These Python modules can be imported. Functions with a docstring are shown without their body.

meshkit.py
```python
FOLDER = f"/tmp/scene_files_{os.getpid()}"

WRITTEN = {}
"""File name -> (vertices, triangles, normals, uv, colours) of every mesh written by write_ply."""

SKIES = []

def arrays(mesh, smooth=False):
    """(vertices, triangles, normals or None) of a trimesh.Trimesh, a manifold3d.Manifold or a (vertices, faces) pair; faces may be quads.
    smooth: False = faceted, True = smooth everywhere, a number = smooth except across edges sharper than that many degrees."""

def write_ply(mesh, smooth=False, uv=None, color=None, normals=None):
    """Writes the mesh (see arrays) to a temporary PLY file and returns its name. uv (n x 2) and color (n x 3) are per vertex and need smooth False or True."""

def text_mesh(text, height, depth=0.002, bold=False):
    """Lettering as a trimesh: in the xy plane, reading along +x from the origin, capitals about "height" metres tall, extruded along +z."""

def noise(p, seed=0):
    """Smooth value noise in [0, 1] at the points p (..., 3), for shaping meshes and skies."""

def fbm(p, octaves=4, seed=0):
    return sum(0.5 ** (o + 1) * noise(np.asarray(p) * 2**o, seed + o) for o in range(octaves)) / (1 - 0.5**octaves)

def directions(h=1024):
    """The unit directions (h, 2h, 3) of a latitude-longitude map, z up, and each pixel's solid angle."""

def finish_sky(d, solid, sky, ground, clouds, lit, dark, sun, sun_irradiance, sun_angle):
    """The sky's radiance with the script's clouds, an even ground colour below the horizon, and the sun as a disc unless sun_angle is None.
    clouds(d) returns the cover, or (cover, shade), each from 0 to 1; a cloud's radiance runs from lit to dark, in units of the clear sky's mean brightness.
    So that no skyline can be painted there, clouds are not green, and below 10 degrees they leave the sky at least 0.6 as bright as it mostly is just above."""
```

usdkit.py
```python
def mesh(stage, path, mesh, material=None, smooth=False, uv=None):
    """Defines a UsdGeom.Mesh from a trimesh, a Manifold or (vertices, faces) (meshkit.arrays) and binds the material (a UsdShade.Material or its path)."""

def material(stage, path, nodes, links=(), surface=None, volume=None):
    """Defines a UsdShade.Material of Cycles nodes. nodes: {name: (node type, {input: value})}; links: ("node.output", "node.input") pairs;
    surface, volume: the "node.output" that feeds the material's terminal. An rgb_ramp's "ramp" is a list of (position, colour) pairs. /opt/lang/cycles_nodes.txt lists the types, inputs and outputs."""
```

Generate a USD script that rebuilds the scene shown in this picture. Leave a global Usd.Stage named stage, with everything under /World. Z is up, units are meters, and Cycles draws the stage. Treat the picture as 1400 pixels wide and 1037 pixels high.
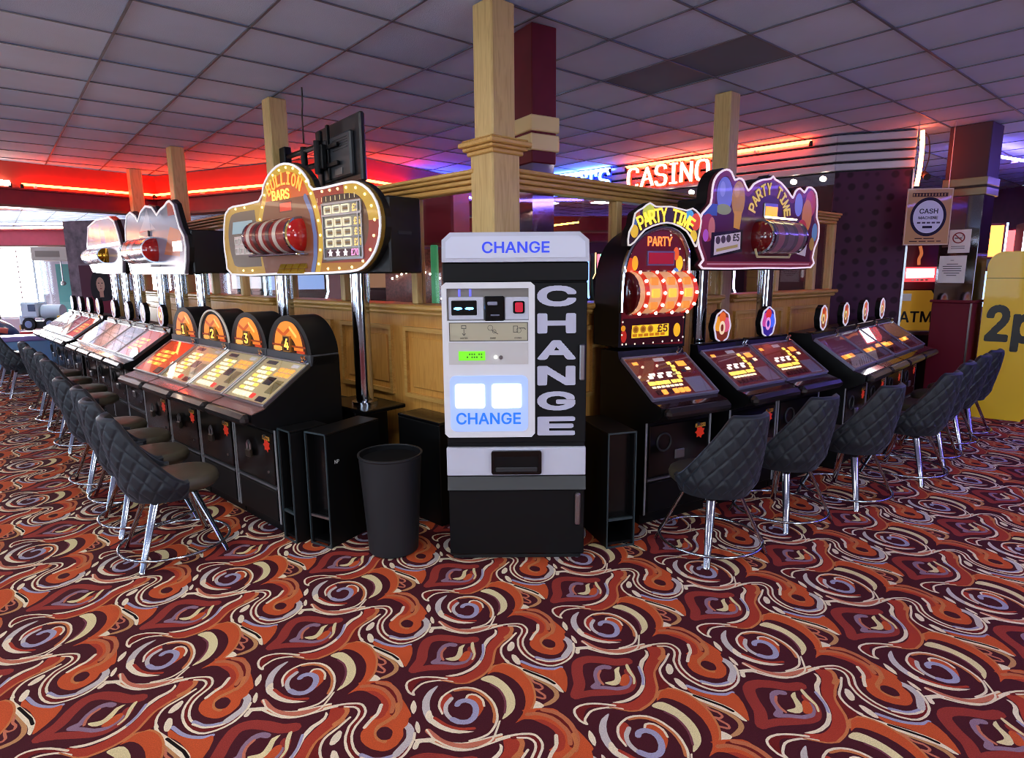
import math, random
import numpy as np, trimesh
import usdkit, meshkit
from pxr import Usd, UsdGeom, UsdLux, UsdShade, Gf, Sdf, Vt
from shapely.geometry import Polygon, LineString, Point, box as sbox
from shapely import affinity
from shapely.ops import unary_union

random.seed(4); RNG = np.random.default_rng(4)
stage = Usd.Stage.CreateInMemory()
UsdGeom.SetStageUpAxis(stage, UsdGeom.Tokens.z); UsdGeom.SetStageMetersPerUnit(stage, 1.0)
UsdGeom.Xform.Define(stage, '/World'); UsdGeom.Scope.Define(stage, '/World/Looks')
stage.SetDefaultPrim(stage.GetPrimAtPath('/World'))

# ------------------------------------------------------------------ camera, sky, exposure
EXPOSURE = 0.1
EYE = 1.55; PITCH = math.radians(9.87); ROLL = math.radians(.46)
cam = UsdGeom.Camera.Define(stage, '/World/camera')
cam.CreateHorizontalApertureAttr(36.0); cam.CreateVerticalApertureAttr(36.0 * 1037 / 1400)
cam.CreateFocalLengthAttr(36.0 * 838 / 1400); cam.CreateClippingRangeAttr(Gf.Vec2f(.05, 200)); cam.CreateExposureAttr(EXPOSURE)
_f = np.array([0, math.cos(PITCH), -math.sin(PITCH)]); _r = np.array([1., 0, 0]); _d = np.cross(_f, _r)
_R = math.cos(ROLL) * _r + math.sin(ROLL) * _d; _U = -(-math.sin(ROLL) * _r + math.cos(ROLL) * _d)
cam.AddTransformOp().Set(Gf.Matrix4d(*[*_R, 0], *[*_U, 0], *[*(-_f), 0], 0, 0, EYE, 1))
dome = UsdLux.DomeLight.Define(stage, '/World/sky_light'); dome.CreateColorAttr(Gf.Vec3f(.8, .88, 1.0)); dome.CreateIntensityAttr(.3)
# strengths of the light sources, seen and unseen
DAYLIGHT = 9.0; CEILING_LAMP = 15.0; RED_NEON = 24.0; BLUE_NEON = 60.0
ZC = 2.978                                            # ceiling height

# ------------------------------------------------------------------ materials
def lin(c):
    if isinstance(c, str):
        c = c.lstrip('#'); c = [int(c[i:i + 2], 16) / 255 for i in (0, 2, 4)]
        c = [x / 12.92 if x <= .04045 else ((x + .055) / 1.055) ** 2.4 for x in c]
    return tuple(c)
MATS = {}
def mat(name, color, rough=.5, metal=0., emit=0., ecol=None, coat=0., bump=0., bscale=60., vary=0., vscale=8., spec=.5, sheen=0.):
    if name in MATS: return MATS[name]
    p = {'base_color': lin(color), 'roughness': rough, 'metallic': metal, 'specular_ior_level': spec}
    if emit: p['emission_color'] = lin(ecol or color); p['emission_strength'] = emit
    if coat: p['coat_weight'] = coat; p['coat_roughness'] = .04
    if sheen: p['sheen_weight'] = sheen
    n = {'p': ('principled_bsdf', p)}; l = []
    if bump or vary:
        n['tc'] = ('texture_coordinate', {})
    if vary:
        n['n'] = ('noise_texture', {'scale': vscale, 'detail': 4.0})
        c = np.array(lin(color))
        n['r'] = ('rgb_ramp', {'ramp': [(.3, tuple(c * (1 - vary))), (.7, tuple(np.minimum(c * (1 + vary), 1)))]})
        l += [('tc.object', 'n.vector'), ('n.fac', 'r.fac'), ('r.color', 'p.base_color')]
    if bump:
        n['n2'] = ('noise_texture', {'scale': bscale, 'detail': 3.0}); n['b'] = ('bump', {'strength': bump, 'distance': .01})
        l += [('tc.object', 'n2.vector'), ('n2.fac', 'b.height'), ('b.normal', 'p.normal')]
    MATS[name] = usdkit.material(stage, '/World/Looks/' + name, n, l, surface='p.BSDF'); return MATS[name]
def glow(name, color, strength, base='#202020'):
    return mat(name, base, rough=.35, emit=strength, ecol=color)
def wood(name, c1, c2, rough=.42, vec=(9., 9., .7)):
    if name in MATS: return MATS[name]
    n = {'tc': ('texture_coordinate', {}), 'm': ('mapping', {'scale': vec}), 'n': ('noise_texture', {'scale': 3.0, 'detail': 6.0, 'distortion': 1.2}),
         'r': ('rgb_ramp', {'ramp': [(.3, lin(c1)), (.5, lin(c2)), (.62, lin(c1)), (.75, lin(c2))]}), 'p': ('principled_bsdf', {'roughness': rough})}
    MATS[name] = usdkit.material(stage, '/World/Looks/' + name, n, [('tc.object', 'm.vector'), ('m.vector', 'n.vector'), ('n.fac', 'r.fac'), ('r.color', 'p.base_color')], surface='p.BSDF')
    return MATS[name]
def pane(name, tint=(1, 1, 1), ior=1.5):
    if name in MATS: return MATS[name]
    MATS[name] = usdkit.material(stage, '/World/Looks/' + name, {'t': ('transparent_bsdf', {'color': tint}), 'g': ('glossy_bsdf', {'roughness': .02, 'color': (1, 1, 1)}), 'f': ('layer_weight', {'blend': .5}), 'q': ('math', {'math_type': 'power', 'value2': 5.0}), 'a': ('math', {'math_type': 'multiply_add', 'value2': .96, 'value3': .035}), 'm': ('mix_closure', {})},
        [('f.facing', 'q.value1'), ('q.value', 'a.value1'), ('a.value', 'm.fac'), ('t.BSDF', 'm.closure1'), ('g.BSDF', 'm.closure2')], surface='m.closure'); return MATS[name]
BLACK = mat('black_laminate', '#07080a', .45, bump=.03, spec=.25)
GLOSS = mat('black_gloss', '#09090b', .2, spec=.4)
DGREY = mat('dark_grey_plastic', '#2a2c30', .45)
RUBBER = mat('black_rubber', '#101114', .6)
CHROME = mat('chrome', '#b9bfca', .08, metal=1.)
STEEL = mat('brushed_steel', '#a9abb0', .3, metal=1.)
VINYL = mat('armrest_vinyl', '#1d1b1c', .27, coat=.3, bump=.06, bscale=120)
OAK = wood('light_oak', '#bd9a5c', '#d0b071'); OAK_H = wood('light_oak_level', '#bd8d44', '#d0a257', vec=(.7, 9., 9.))
OAK_P = wood('oak_panel', '#c58a3c', '#d49c4c')
TRIM = mat('silver_trim', '#a3a5aa', .35, metal=.25)
WHITE = mat('white_plastic', '#d9dbe4', .4)
GLASS = pane('clear_glass'); COVER = pane('clear_cover', ior=1.45)
MAROON = mat('maroon_paint', '#5a1420', .5, vary=.12)
DRED = mat('dark_red_paint', '#4a0d16', .5, vary=.15)

# ------------------------------------------------------------------ prims
USED = {}
def uniq(parent, name):
    k = (parent, name); USED[k] = USED.get(k, -1) + 1
    return f'{parent}/{name}' + (f'_{USED[k]:03d}' if USED[k] else '')
def cdata(p, **kw):
    for k, v in kw.items():
        if v: p.SetCustomDataByKey(k, v)
    return p
def thing(name, label, cat, loc=(0, 0, 0), rotz=0., group=None, kind=None):
    x = UsdGeom.Xform.Define(stage, uniq('/World', name)); x.AddTranslateOp().Set(Gf.Vec3d(*map(float, loc))); x.AddRotateZOp().Set(float(rotz))
    return cdata(x.GetPrim(), label=label, category=cat, group=group, kind=kind)
def part(name, mesh, m, parent, smooth=30, label=None, kind=None):
    if isinstance(mesh, (list, tuple)) and not (len(mesh) == 2 and isinstance(mesh[0], np.ndarray)): mesh = trimesh.util.concatenate(list(mesh))
    path = uniq(str(parent.GetPath()), name)
    p = usdkit.mesh(stage, path, mesh, m, smooth=smooth).GetPrim()
    return cdata(p, label=label, kind=kind)
def solo(name, mesh, m, label=None, cat=None, group=None, kind=None, smooth=30):
    if isinstance(mesh, (list, tuple)) and not (len(mesh) == 2 and isinstance(mesh[0], np.ndarray)): mesh = trimesh.util.concatenate(list(mesh))
    p = usdkit.mesh(stage, uniq('/World', name), mesh, m, smooth=smooth).GetPrim()
    return cdata(p, label=label, category=cat, group=group, kind=kind)
def dup(root, loc, rotz, label, group=None):
    was = root.GetCustomData()
    base = root.GetName()
    r = thing(base, label, was['category'], loc, rotz, group or was.get('group'))
    r.GetReferences().AddInternalReference(root.GetPath()); r.SetInstanceable(True)
    return r

# ------------------------------------------------------------------ shapes
def hull(p): return trimesh.convex.convex_hull(np.asarray(p, float))
def box(x0, x1, y0, y1, z0, z1):
    b = trimesh.creation.box((x1 - x0, y1 - y0, z1 - z0)); b.apply_translation(((x0 + x1) / 2, (y0 + y1) / 2, (z0 + z1) / 2)); return b
def cbox(x0, x1, y0, y1, z0, z1, c=.005):
    c = min(c, (x1 - x0) * .45, (y1 - y0) * .45, (z1 - z0) * .45); P = []
    for sx in (0, 1):
        for sy in (0, 1):
            for sz in (0, 1):
                X, Y, Z = (x0, x1)[sx], (y0, y1)[sy], (z0, z1)[sz]; dx, dy, dz = (c, -c)[sx], (c, -c)[sy], (c, -c)[sz]
                P += [(X, Y + dy, Z + dz), (X + dx, Y, Z + dz), (X + dx, Y + dy, Z)]
    return hull(P)
def ext(poly, y0, y1):
    "a polygon of the (x, z) plane given depth along y"
    out = []
    for g in getattr(poly, 'geoms', [poly]):
        if g.geom_type != 'Polygon' or g.area < 1e-7: continue
        m = trimesh.creation.extrude_polygon(g, y1 - y0, engine='earcut'); v = m.vertices.copy()
        m.vertices = np.c_[v[:, 0], y1 - v[:, 2], v[:, 1]]; out.append(m)
    return trimesh.util.concatenate(out)
def prism(profile, x0, x1):
    "a (y, z) profile swept along x"
    m = trimesh.creation.extrude_polygon(Polygon(profile).buffer(0), x1 - x0, engine='earcut'); v = m.vertices.copy()
    m.vertices = np.c_[v[:, 2] + x0, v[:, 0], v[:, 1]]; return m
def cyl(p0, p1, r0, r1=None, n=20):
    p0, p1 = np.array(p0, float), np.array(p1, float); r1 = r0 if r1 is None else r1
    w = (p1 - p0) / np.linalg.norm(p1 - p0); a = np.array([1., 0, 0]) if abs(w[0]) < .9 else np.array([0, 1., 0]); u = np.cross(w, a); u /= np.linalg.norm(u); v = np.cross(w, u)
    t = np.linspace(0, 2 * np.pi, n, endpoint=False); ring = np.cos(t)[:, None] * u + np.sin(t)[:, None] * v
    V = np.vstack([p0 + ring * r0, p1 + ring * r1, [p0], [p1]]); F = []
    for i in range(n):
        j = (i + 1) % n; F += [(i, j, n + j), (i, n + j, n + i), (2 * n, j, i), (2 * n + 1, n + i, n + j)]
    return trimesh.Trimesh(V, F, process=False)
def tube(pts, r, n=8, closed=False, flat=None):
    P = np.array(pts, float); k = len(P)
    T = np.array([P[(i + 1) % k] - P[i - 1] if closed or 0 < i < k - 1 else (P[1] - P[0] if i == 0 else P[-1] - P[-2]) for i in range(k)]); T /= np.linalg.norm(T, axis=1, keepdims=True)
    up = np.array([0, 0, 1.]) if abs(T[:, 2]).max() < .9 else np.array([.02, 1., .03])
    V = []; t = np.linspace(0, 2 * np.pi, n, endpoint=False)
    for i in range(k):
        u = np.cross(T[i], up); u /= np.linalg.norm(u) + 1e-12; v = np.cross(u, T[i]); rr = r[i] if np.ndim(r) else r
        V.append(P[i] + rr * (np.cos(t)[:, None] * u + np.sin(t)[:, None] * v))
    V = np.vstack(V); F = []
    for i in range(k if closed else k - 1):
        for q in range(n):
            a, b, c, d = i * n + q, i * n + (q + 1) % n, ((i + 1) % k) * n + (q + 1) % n, ((i + 1) % k) * n + q
            F += [(a, c, b), (a, d, c)]
    if not closed:
        F += [(0, q, q + 1) for q in range(1, n - 1)] + [((k - 1) * n, (k - 1) * n + q + 1, (k - 1) * n + q) for q in range(1, n - 1)]
    m = trimesh.Trimesh(V, F, process=False)
    if m.volume < 0: m.invert()
    return m
def lathe(profile, n=40): return trimesh.creation.revolve(np.array(profile, float), sections=n)
def at(m, loc=(0, 0, 0), rz=0.):
    m = m.copy(); m.apply_transform(trimesh.transformations.rotation_matrix(math.radians(rz), (0, 0, 1))); m.apply_translation(loc); return m
def sph(c, r, sub=2, scale=(1, 1, 1)):
    m = trimesh.creation.icosphere(sub, r); m.apply_scale(scale); m.apply_translation(c); return m
def disc(c, rx, rz, y0, y1, n=28):
    t = np.linspace(0, 2 * np.pi, n, endpoint=False); return ext(Polygon(np.c_[c[0] + rx * np.cos(t), c[1] + rz * np.sin(t)]), y0, y1)
def rrect(x0, x1, z0, z1, r): return sbox(x0 + r, z0 + r, x1 - r, z1 - r).buffer(r, quad_segs=3)
def text(s, h, c, y, w=None, bold=True, depth=.003, rot=0.):
    "lettering that faces -y, centred on c = (x, z), standing on the face y"
    m = meshkit.text_mesh(s, h, depth, bold); b = m.bounds; v = m.vertices - (b[0] + b[1]) / 2
    k = 1. if w is None else w / (b[1][0] - b[0][0]); kh = h / (b[1][1] - b[0][1]) if len(s) < 9 and s.upper() == s else 1.
    X, Z = v[:, 0] * k, v[:, 1] * kh; a = math.radians(rot); X, Z = X * math.cos(a) - Z * math.sin(a), X * math.sin(a) + Z * math.cos(a)
    m.vertices = np.c_[X + c[0], y - depth / 2 - v[:, 2], Z + c[1]]; return m
def heavy(m, d):
    "bolder lettering: the outline of the letters spread by d"
    v, f = m.vertices, m.faces; y0, y1 = v[:, 1].min(), v[:, 1].max(); F = f[(np.abs(v[f][:, :, 1] - y0) < 1e-6).all(1)]
    return ext(unary_union([Polygon(v[t][:, [0, 2]]).buffer(1e-5) for t in F]).buffer(d, join_style=2, mitre_limit=2.5).simplify(.0008), y0, y1)
def smoothline(P, n=4, closed=False):
    P = np.array(P, float); Q = np.vstack([P[-1:], P, P[:2]]) if closed else np.vstack([2 * P[0] - P[1], P, 2 * P[-1] - P[-2]]); o = []
    for i in range(1, len(Q) - 2):
        p0, p1, p2, p3 = Q[i - 1:i + 3]
        for t in np.arange(n) / n: o.append(.5 * ((2 * p1) + (-p0 + p2) * t + (2 * p0 - 5 * p1 + 4 * p2 - p3) * t * t + (-p0 + 3 * p1 - 3 * p2 + p3) * t ** 3))
    if not closed: o.append(Q[-2])
    return np.array(o)
def colour_mesh(name, parts, m, parent=None, **kw):
    "flat print: one mesh, one colour per face in the primvar 'print'"
    V, F, C, k = [], [], [], 0
    for col, v, f in parts:
        V.append(v); F.append(np.asarray(f) + k); k += len(v); C.append(np.tile(lin(col), (len(f), 1)))
    path = uniq(str(parent.GetPath()) if parent else '/World', name)
    g = usdkit.mesh(stage, path, (np.vstack(V), np.vstack(F)), m)
    UsdGeom.PrimvarsAPI(g).CreatePrimvar('print', Sdf.ValueTypeNames.Color3fArray, 'uniform').Set(Vt.Vec3fArray.FromNumpy(np.vstack(C).astype(np.float32)))
    return cdata(g.GetPrim(), **kw)
CARPET_O=(-0.179, 1.9758);CARPET_A=(0.6263, -0.1568);CARPET_B=(-0.0339, 0.6647)
CARPET=[
('red',0,[(216,829),(271,865),(312,870),(330,827),(305,743),(239,666),(188,557),(170,439),(132,343),(73,272),(16,219),(-41,201),(-98,203),(-157,203),(-130,237),(-43,257),(36,322),(92,410),(122,496),(127,567),(159,648),(214,749)]),
('tan',6.8,[(314,758),(246,667),(190,558),(172,439),(132,340),(73,267),(16,216)]),
('tan',10.9,[(291,859),(316,824),(298,761),(264,715)]),
('dred',0,[(-189,193),(-278,168),(-318,99),(-318,41),(-354,71),(-366,108),(-350,152),(-316,178),(-267,199),(-194,212),(-121,208)]),
('cream',6.1,[(-84,201),(-142,200),(-192,187),(-262,151),(-300,103),(-319,60),(-311,38),(-345,54),(-367,98),(-360,141),(-323,176),(-267,203),(-194,217),(-121,221)]),
('tan',4.1,[(16,214),(-40,195),(-98,196),(-156,199)]),
('cream',0,[(191,790),(210,777),(201,727),(160,667),(127,585),(119,507),(94,421),(47,345),(-21,282),(-86,247),(-130,244),(-58,279),(14,338),(69,416),(99,502),(104,586),(132,667),(173,720),(192,757)]),
('lav',6.8,[(108,605),(109,516),(92,443)]),
('red2',29.9,[(-336,254),(-298,362),(-296,461),(-273,557),(-208,606),(-120,621),(-31,618),(48,645)]),
('red2',23.1,[(-336,251),(-245,293),(-142,322),(-46,355),(5,396),(33,464),(30,546)]),
('lav2',16.3,[(-216,352),(-181,394),(-180,457),(-158,522),(-120,554),(-85,556)]),
('salmon',6.8,[(-154,388),(-167,420),(-167,466),(-146,512)]),
('lav2',12.2,[(-216,347),(-152,361),(-77,367),(-17,397),(16,449),(23,491)]),
('orange',0,[(-52,406),(-27,480),(-1,513),(22,508),(19,461),(-10,412)]),
('pale',0,[(-140,405),(-80,439),(-62,489),(-53,545),(-13,579),(-29,533),(-29,474),(-56,413),(-100,391)]),
('pale',0,[(26,603),(45,612),(51,550),(59,493),(44,438),(31,435),(43,490),(26,545)]),
('tan',9.5,[(-237,714),(-167,733),(-100,718),(-18,721),(64,752),(138,800),(204,842)]),
('cream',6.8,[(-260,712),(-168,740),(-92,733),(-10,744),(72,780),(138,819),(205,856)]),
('cream',6.1,[(-192,724),(-107,701),(-25,698),(56,727),(137,778),(204,823),(279,867)]),
('cream',12.2,[(-261,663),(-253,697),(-233,715),(-167,733)]),
('dred',10.9,[(-734,849),(-648,878),(-609,862),(-599,812),(-626,727),(-637,649),(-606,562),(-535,514),(-453,513),(-376,556),(-310,631),(-288,713)]),
('cream',6.1,[(-855,796),(-770,848),(-677,887),(-614,895),(-581,860),(-580,809),(-612,730),(-619,659),(-591,585),(-540,545),(-464,536)]),
('lav',10.9,[(-541,551),(-464,539),(-379,577),(-327,635)]),
('cream',6.1,[(-539,535),(-463,528),(-377,565),(-326,622)]),
('crlav',17.7,[(-356,599),(-321,659),(-297,717),(-303,778),(-336,806),(-375,807)]),
('cream',6.1,[(-707,855),(-645,864),(-614,838),(-621,785),(-649,715),(-650,632),(-623,565),(-568,513),(-506,488),(-441,492),(-366,542),(-308,613),(-276,702),(-274,757)]),
('lav',9.5,[(-643,490),(-576,462),(-509,452),(-438,464),(-389,491)]),
('orange',0,[(-652,473),(-573,446),(-500,443),(-436,455),(-388,488),(-367,442),(-369,360),(-392,271),(-414,293),(-454,352),(-524,395),(-585,417),(-634,428)]),
('tan2',0,[(-635,382),(-582,358),(-524,342),(-466,304),(-437,261),(-444,206),(-492,148),(-553,113),(-585,81),(-555,123),(-509,165),(-471,210),(-467,254),(-500,296),(-552,325),(-613,351)]),
('cream',0,[(-769,526),(-738,482),(-697,447),(-644,428),(-575,407),(-497,377),(-444,341),(-405,268),(-430,266),(-463,305),(-530,335),(-600,366),(-653,390),(-704,421),(-753,472)]),
('black',7.5,[(-631,412),(-554,382),(-495,359),(-452,328)]),
('salmon',6.1,[(-601,354),(-578,313),(-541,299),(-529,273),(-551,252),(-575,255),(-552,232),(-523,209),(-532,183),(-576,187)]),
('cream',0,[(-589,152),(-537,127),(-574,86),(-633,27),(-616,71)]),
('orange',0,[(-866,318),(-828,399),(-763,441),(-693,429),(-635,382),(-597,309),(-583,212),(-595,135),(-632,55),(-690,-17),(-713,-43),(-675,16),(-652,81),(-641,156),(-655,240),(-701,309),(-766,347),(-824,349)]),
('tan',5.4,[(-856,344),(-821,407),(-763,443),(-694,432),(-633,382),(-595,309),(-581,212),(-593,133),(-631,53),(-690,-17)]),
('pale',0,[(-908,262),(-863,307),(-814,307),(-755,262),(-714,193),(-703,121),(-715,57),(-747,5),(-786,-33),(-767,25),(-760,88),(-767,149),(-797,208),(-846,242)]),
('mauve',5.4,[(-848,235),(-798,202),(-769,143),(-762,82),(-770,19)]),
('dred',0,[(-795,586),(-766,613),(-767,539),(-751,472),(-778,437),(-823,415),(-815,452),(-808,530)]),
('cream',6.1,[(-658,784),(-705,702),(-762,614),(-771,545),(-753,491),(-727,469)]),
('crlav',0,[(-171,147),(-221,96),(-252,18),(-252,-55),(-224,-127),(-192,-158),(-173,-141),(-186,-101),(-204,-53),(-211,9),(-198,77)]),
('cream',0,[(-225,-123),(-171,-169),(-104,-191),(-27,-190),(55,-157),(-28,-167),(-100,-158),(-147,-131),(-187,-93),(-200,-61),(-219,-74)]),
('red',8.2,[(-172,-111),(-107,-147),(-28,-158),(55,-135)]),
('red',0,[(-146,42),(-100,99),(-78,67),(-109,9),(-118,-43),(-130,-67),(-148,-23)]),
('tan',9.5,[(-66,131),(3,159),(70,155),(122,121),(159,69),(175,-3),(169,-64)]),
('cream',6.1,[(-131,-70),(-153,-15),(-145,47),(-114,96),(-67,141),(3,171),(74,169),(129,134),(170,76),(187,0),(179,-70),(141,-148),(87,-195),(31,-227)]),
('crlav',10.9,[(-83,61),(-111,4),(-111,-50),(-83,-91),(-43,-110)]),
('orange',0,[(9,77),(18,109),(60,120),(100,92),(111,45),(95,-12),(61,-61),(71,0),(55,50),(26,71)]),
('cream',6.1,[(2,77),(18,112),(60,123),(101,93),(112,45)]),
('lav',15.0,[(-47,18),(-34,44),(5,65),(47,53),(65,7),(54,-51),(22,-93),(-30,-109),(-70,-97)]),
('salmon',13.6,[(-1203,790),(-1121,736),(-1026,727),(-934,760),(-845,809)]),
('cream',4.8,[(-1210,796),(-1159,739),(-1057,707),(-952,725),(-855,796),(-822,875),(-800,950)]),
('orange',0,[(-713,-46),(-668,17),(-618,63),(-550,96),(-483,94),(-425,53),(-376,-13),(-337,-68),(-320,-149),(-537,-197),(-502,-145),(-491,-93),(-505,-51),(-543,-22),(-606,2),(-663,-6)]),
('orange',0,[(-670,1060),(-572,1041),(-511,967),(-494,910),(-513,824),(-557,735),(-573,683),(-554,633),(-499,602),(-423,603),(-366,649),(-336,722),(-342,769),(-319,816),(-331,886),(-381,981),(-425,1049),(-489,1116)]),
('red',0,[(-606,2),(-550,15),(-486,-18),(-448,-75),(-457,-148),(-485,-186),(-531,-196),(-502,-145),(-491,-93),(-505,-51),(-543,-22)]),
('dred',17.7,[(-574,66),(-507,63),(-452,37),(-414,-12),(-401,-73),(-413,-129)]),
('tan3',10.9,[(-642,35),(-580,55),(-504,43),(-453,-2),(-424,-51),(-426,-123)]),
('tan3',12.2,[(-549,92),(-474,86),(-420,44),(-390,-16),(-383,-87),(-407,-162)]),
('tan',10.9,[(-399,946),(-395,872),(-440,804),(-482,759),(-489,716),(-471,675),(-431,665)]),
('cream',8.8,[(-495,917),(-503,848),(-535,790),(-560,732)]),
('maroon',0,[(-487,716),(-468,752),(-435,765),(-403,749),(-396,723),(-408,686),(-445,671),(-475,685)]),
('cream',0,[(-726,578),(-725,626),(-700,676),(-679,673),(-678,626),(-699,584)]),
('cream',0,[(-703,509),(-700,544),(-674,541),(-651,501),(-650,461),(-670,454),(-690,473)]),
('cream',0,[(-308,-6),(-289,-32),(-283,-71),(-294,-108),(-311,-95),(-321,-57)]),
('cream',0,[(-275,-160),(-258,-169),(-246,-207),(-248,-237),(-263,-235),(-277,-202)])]
# ================================================================== FLOOR (patterned carpet)
PAL = dict(maroon='#4c1b25', red='#b03f2e', dred='#74201f', tan='#cf7d4c', cream='#f6e6c8', lav='#aaa6c4', lav2='#97798f', red2='#9c3a33', salmon='#cd775e', orange='#ce5930', pale='#ecdca8', crlav='#cfc5c2', tan2='#c79161', tan3='#c6724c', black='#170d0f', mauve='#7d4350')
n = {'a': ('attribute', {'attribute': 'print'}), 'g': ('geometry', {}), 'n': ('noise_texture', {'scale': 260.0, 'detail': 2.0}), 'n2': ('noise_texture', {'scale': 1.3, 'detail': 3.0}),
     'r': ('rgb_ramp', {'ramp': [(.25, (.70, .70, .70)), (.75, (1.15, 1.15, 1.15))]}), 'r2': ('rgb_ramp', {'ramp': [(.3, (.88, .86, .86)), (.7, (1., 1., 1.))]}),
     'm': ('mix', {'mix_type': 'multiply', 'fac': 1.0}), 'm2': ('mix', {'mix_type': 'multiply', 'fac': 1.0}), 'b': ('bump', {'strength': .35, 'distance': .004}), 'p': ('principled_bsdf', {'roughness': .95, 'specular_ior_level': .15})}
lk = [('g.position', 'n.vector'), ('g.position', 'n2.vector'), ('n.fac', 'r.fac'), ('n2.fac', 'r2.fac'), ('a.color', 'm.color1'), ('r.color', 'm.color2'), ('m.color', 'm2.color1'), ('r2.color', 'm2.color2'), ('m2.color', 'p.base_color'), ('n.fac', 'b.height'), ('b.normal', 'p.normal')]
CARPET_MAT = usdkit.material(stage, '/World/Looks/carpet', n, lk, surface='p.BSDF')
PRINT = usdkit.material(stage, '/World/Looks/print', {'a': ('attribute', {'attribute': 'print'}), 'p': ('principled_bsdf', {'roughness': .3, 'coat_weight': .3})}, [('a.color', 'p.base_color')], surface='p.BSDF')
PRINT_MATTE = usdkit.material(stage, '/World/Looks/print_matte', {'a': ('attribute', {'attribute': 'print'}), 'p': ('principled_bsdf', {'roughness': .6, 'specular_ior_level': .2})}, [('a.color', 'p.base_color')], surface='p.BSDF')
PRINT_LIT = usdkit.material(stage, '/World/Looks/print_lit', {'a': ('attribute', {'attribute': 'print'}), 'p': ('principled_bsdf', {'roughness': .25, 'coat_weight': .35, 'emission_strength': .5})}, [('a.color', 'p.base_color'), ('a.color', 'p.emission_color')], surface='p.BSDF')
PRINT_DIM = usdkit.material(stage, '/World/Looks/print_dim', {'a': ('attribute', {'attribute': 'print'}), 'p': ('principled_bsdf', {'roughness': .28, 'coat_weight': .12, 'emission_strength': .22})}, [('a.color', 'p.base_color'), ('a.color', 'p.emission_color')], surface='p.BSDF')
CA, CB, CO = np.array(CARPET_A), np.array(CARPET_B), np.array(CARPET_O)
def carpet_cell(simp, fine):
    cell = Polygon([(0, 0), CA, CA + CB, CB]); shapes = []
    for col, w, pts in CARPET:
        P = np.array(pts) / 1000.; P = P[:, :1] * CA + P[:, 1:] * CB
        g = Polygon(smoothline(P, 4, True)).buffer(0) if w == 0 else LineString(smoothline(P, 4)).buffer(w * 1.5 / 2000, quad_segs=2)
        g = g.simplify(simp)
        cs = [affinity.translate(g, *(i * CA + j * CB)) for i in range(-4, 5) for j in range(-4, 5)]
        shapes.append((col, unary_union([c.intersection(cell) for c in cs if c.intersects(cell)])))
    top = Polygon(); out = []
    for col, g in reversed(shapes):
        v = g.difference(top).buffer(0)
        if not v.is_empty: out.append((col, v))
        top = top.union(g)
    out.append(('maroon', cell.difference(top)))
    V, F, C, k = [], [], [], 0
    for col, g in out:
        for q in getattr(g, 'geoms', [g]):
            if q.geom_type != 'Polygon' or q.area < 2e-6: continue
            v, f = trimesh.creation.triangulate_polygon(q, engine='earcut')
            a, b, c = (v[f[:, i]] for i in range(3)); s = (b[:, 0] - a[:, 0]) * (c[:, 1] - a[:, 1]) - (b[:, 1] - a[:, 1]) * (c[:, 0] - a[:, 0])
            f = f.copy(); f[s < 0] = f[s < 0][:, ::-1]
            V.append(v); F.append(f + k); k += len(v); C.append(np.tile(lin(PAL[col]), (len(f), 1)))
    return np.vstack(V), np.vstack(F), np.vstack(C)
near, far = carpet_cell(.0011, 1), carpet_cell(.004, 0)
V, F, C, k = [], [], [], 0
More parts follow.
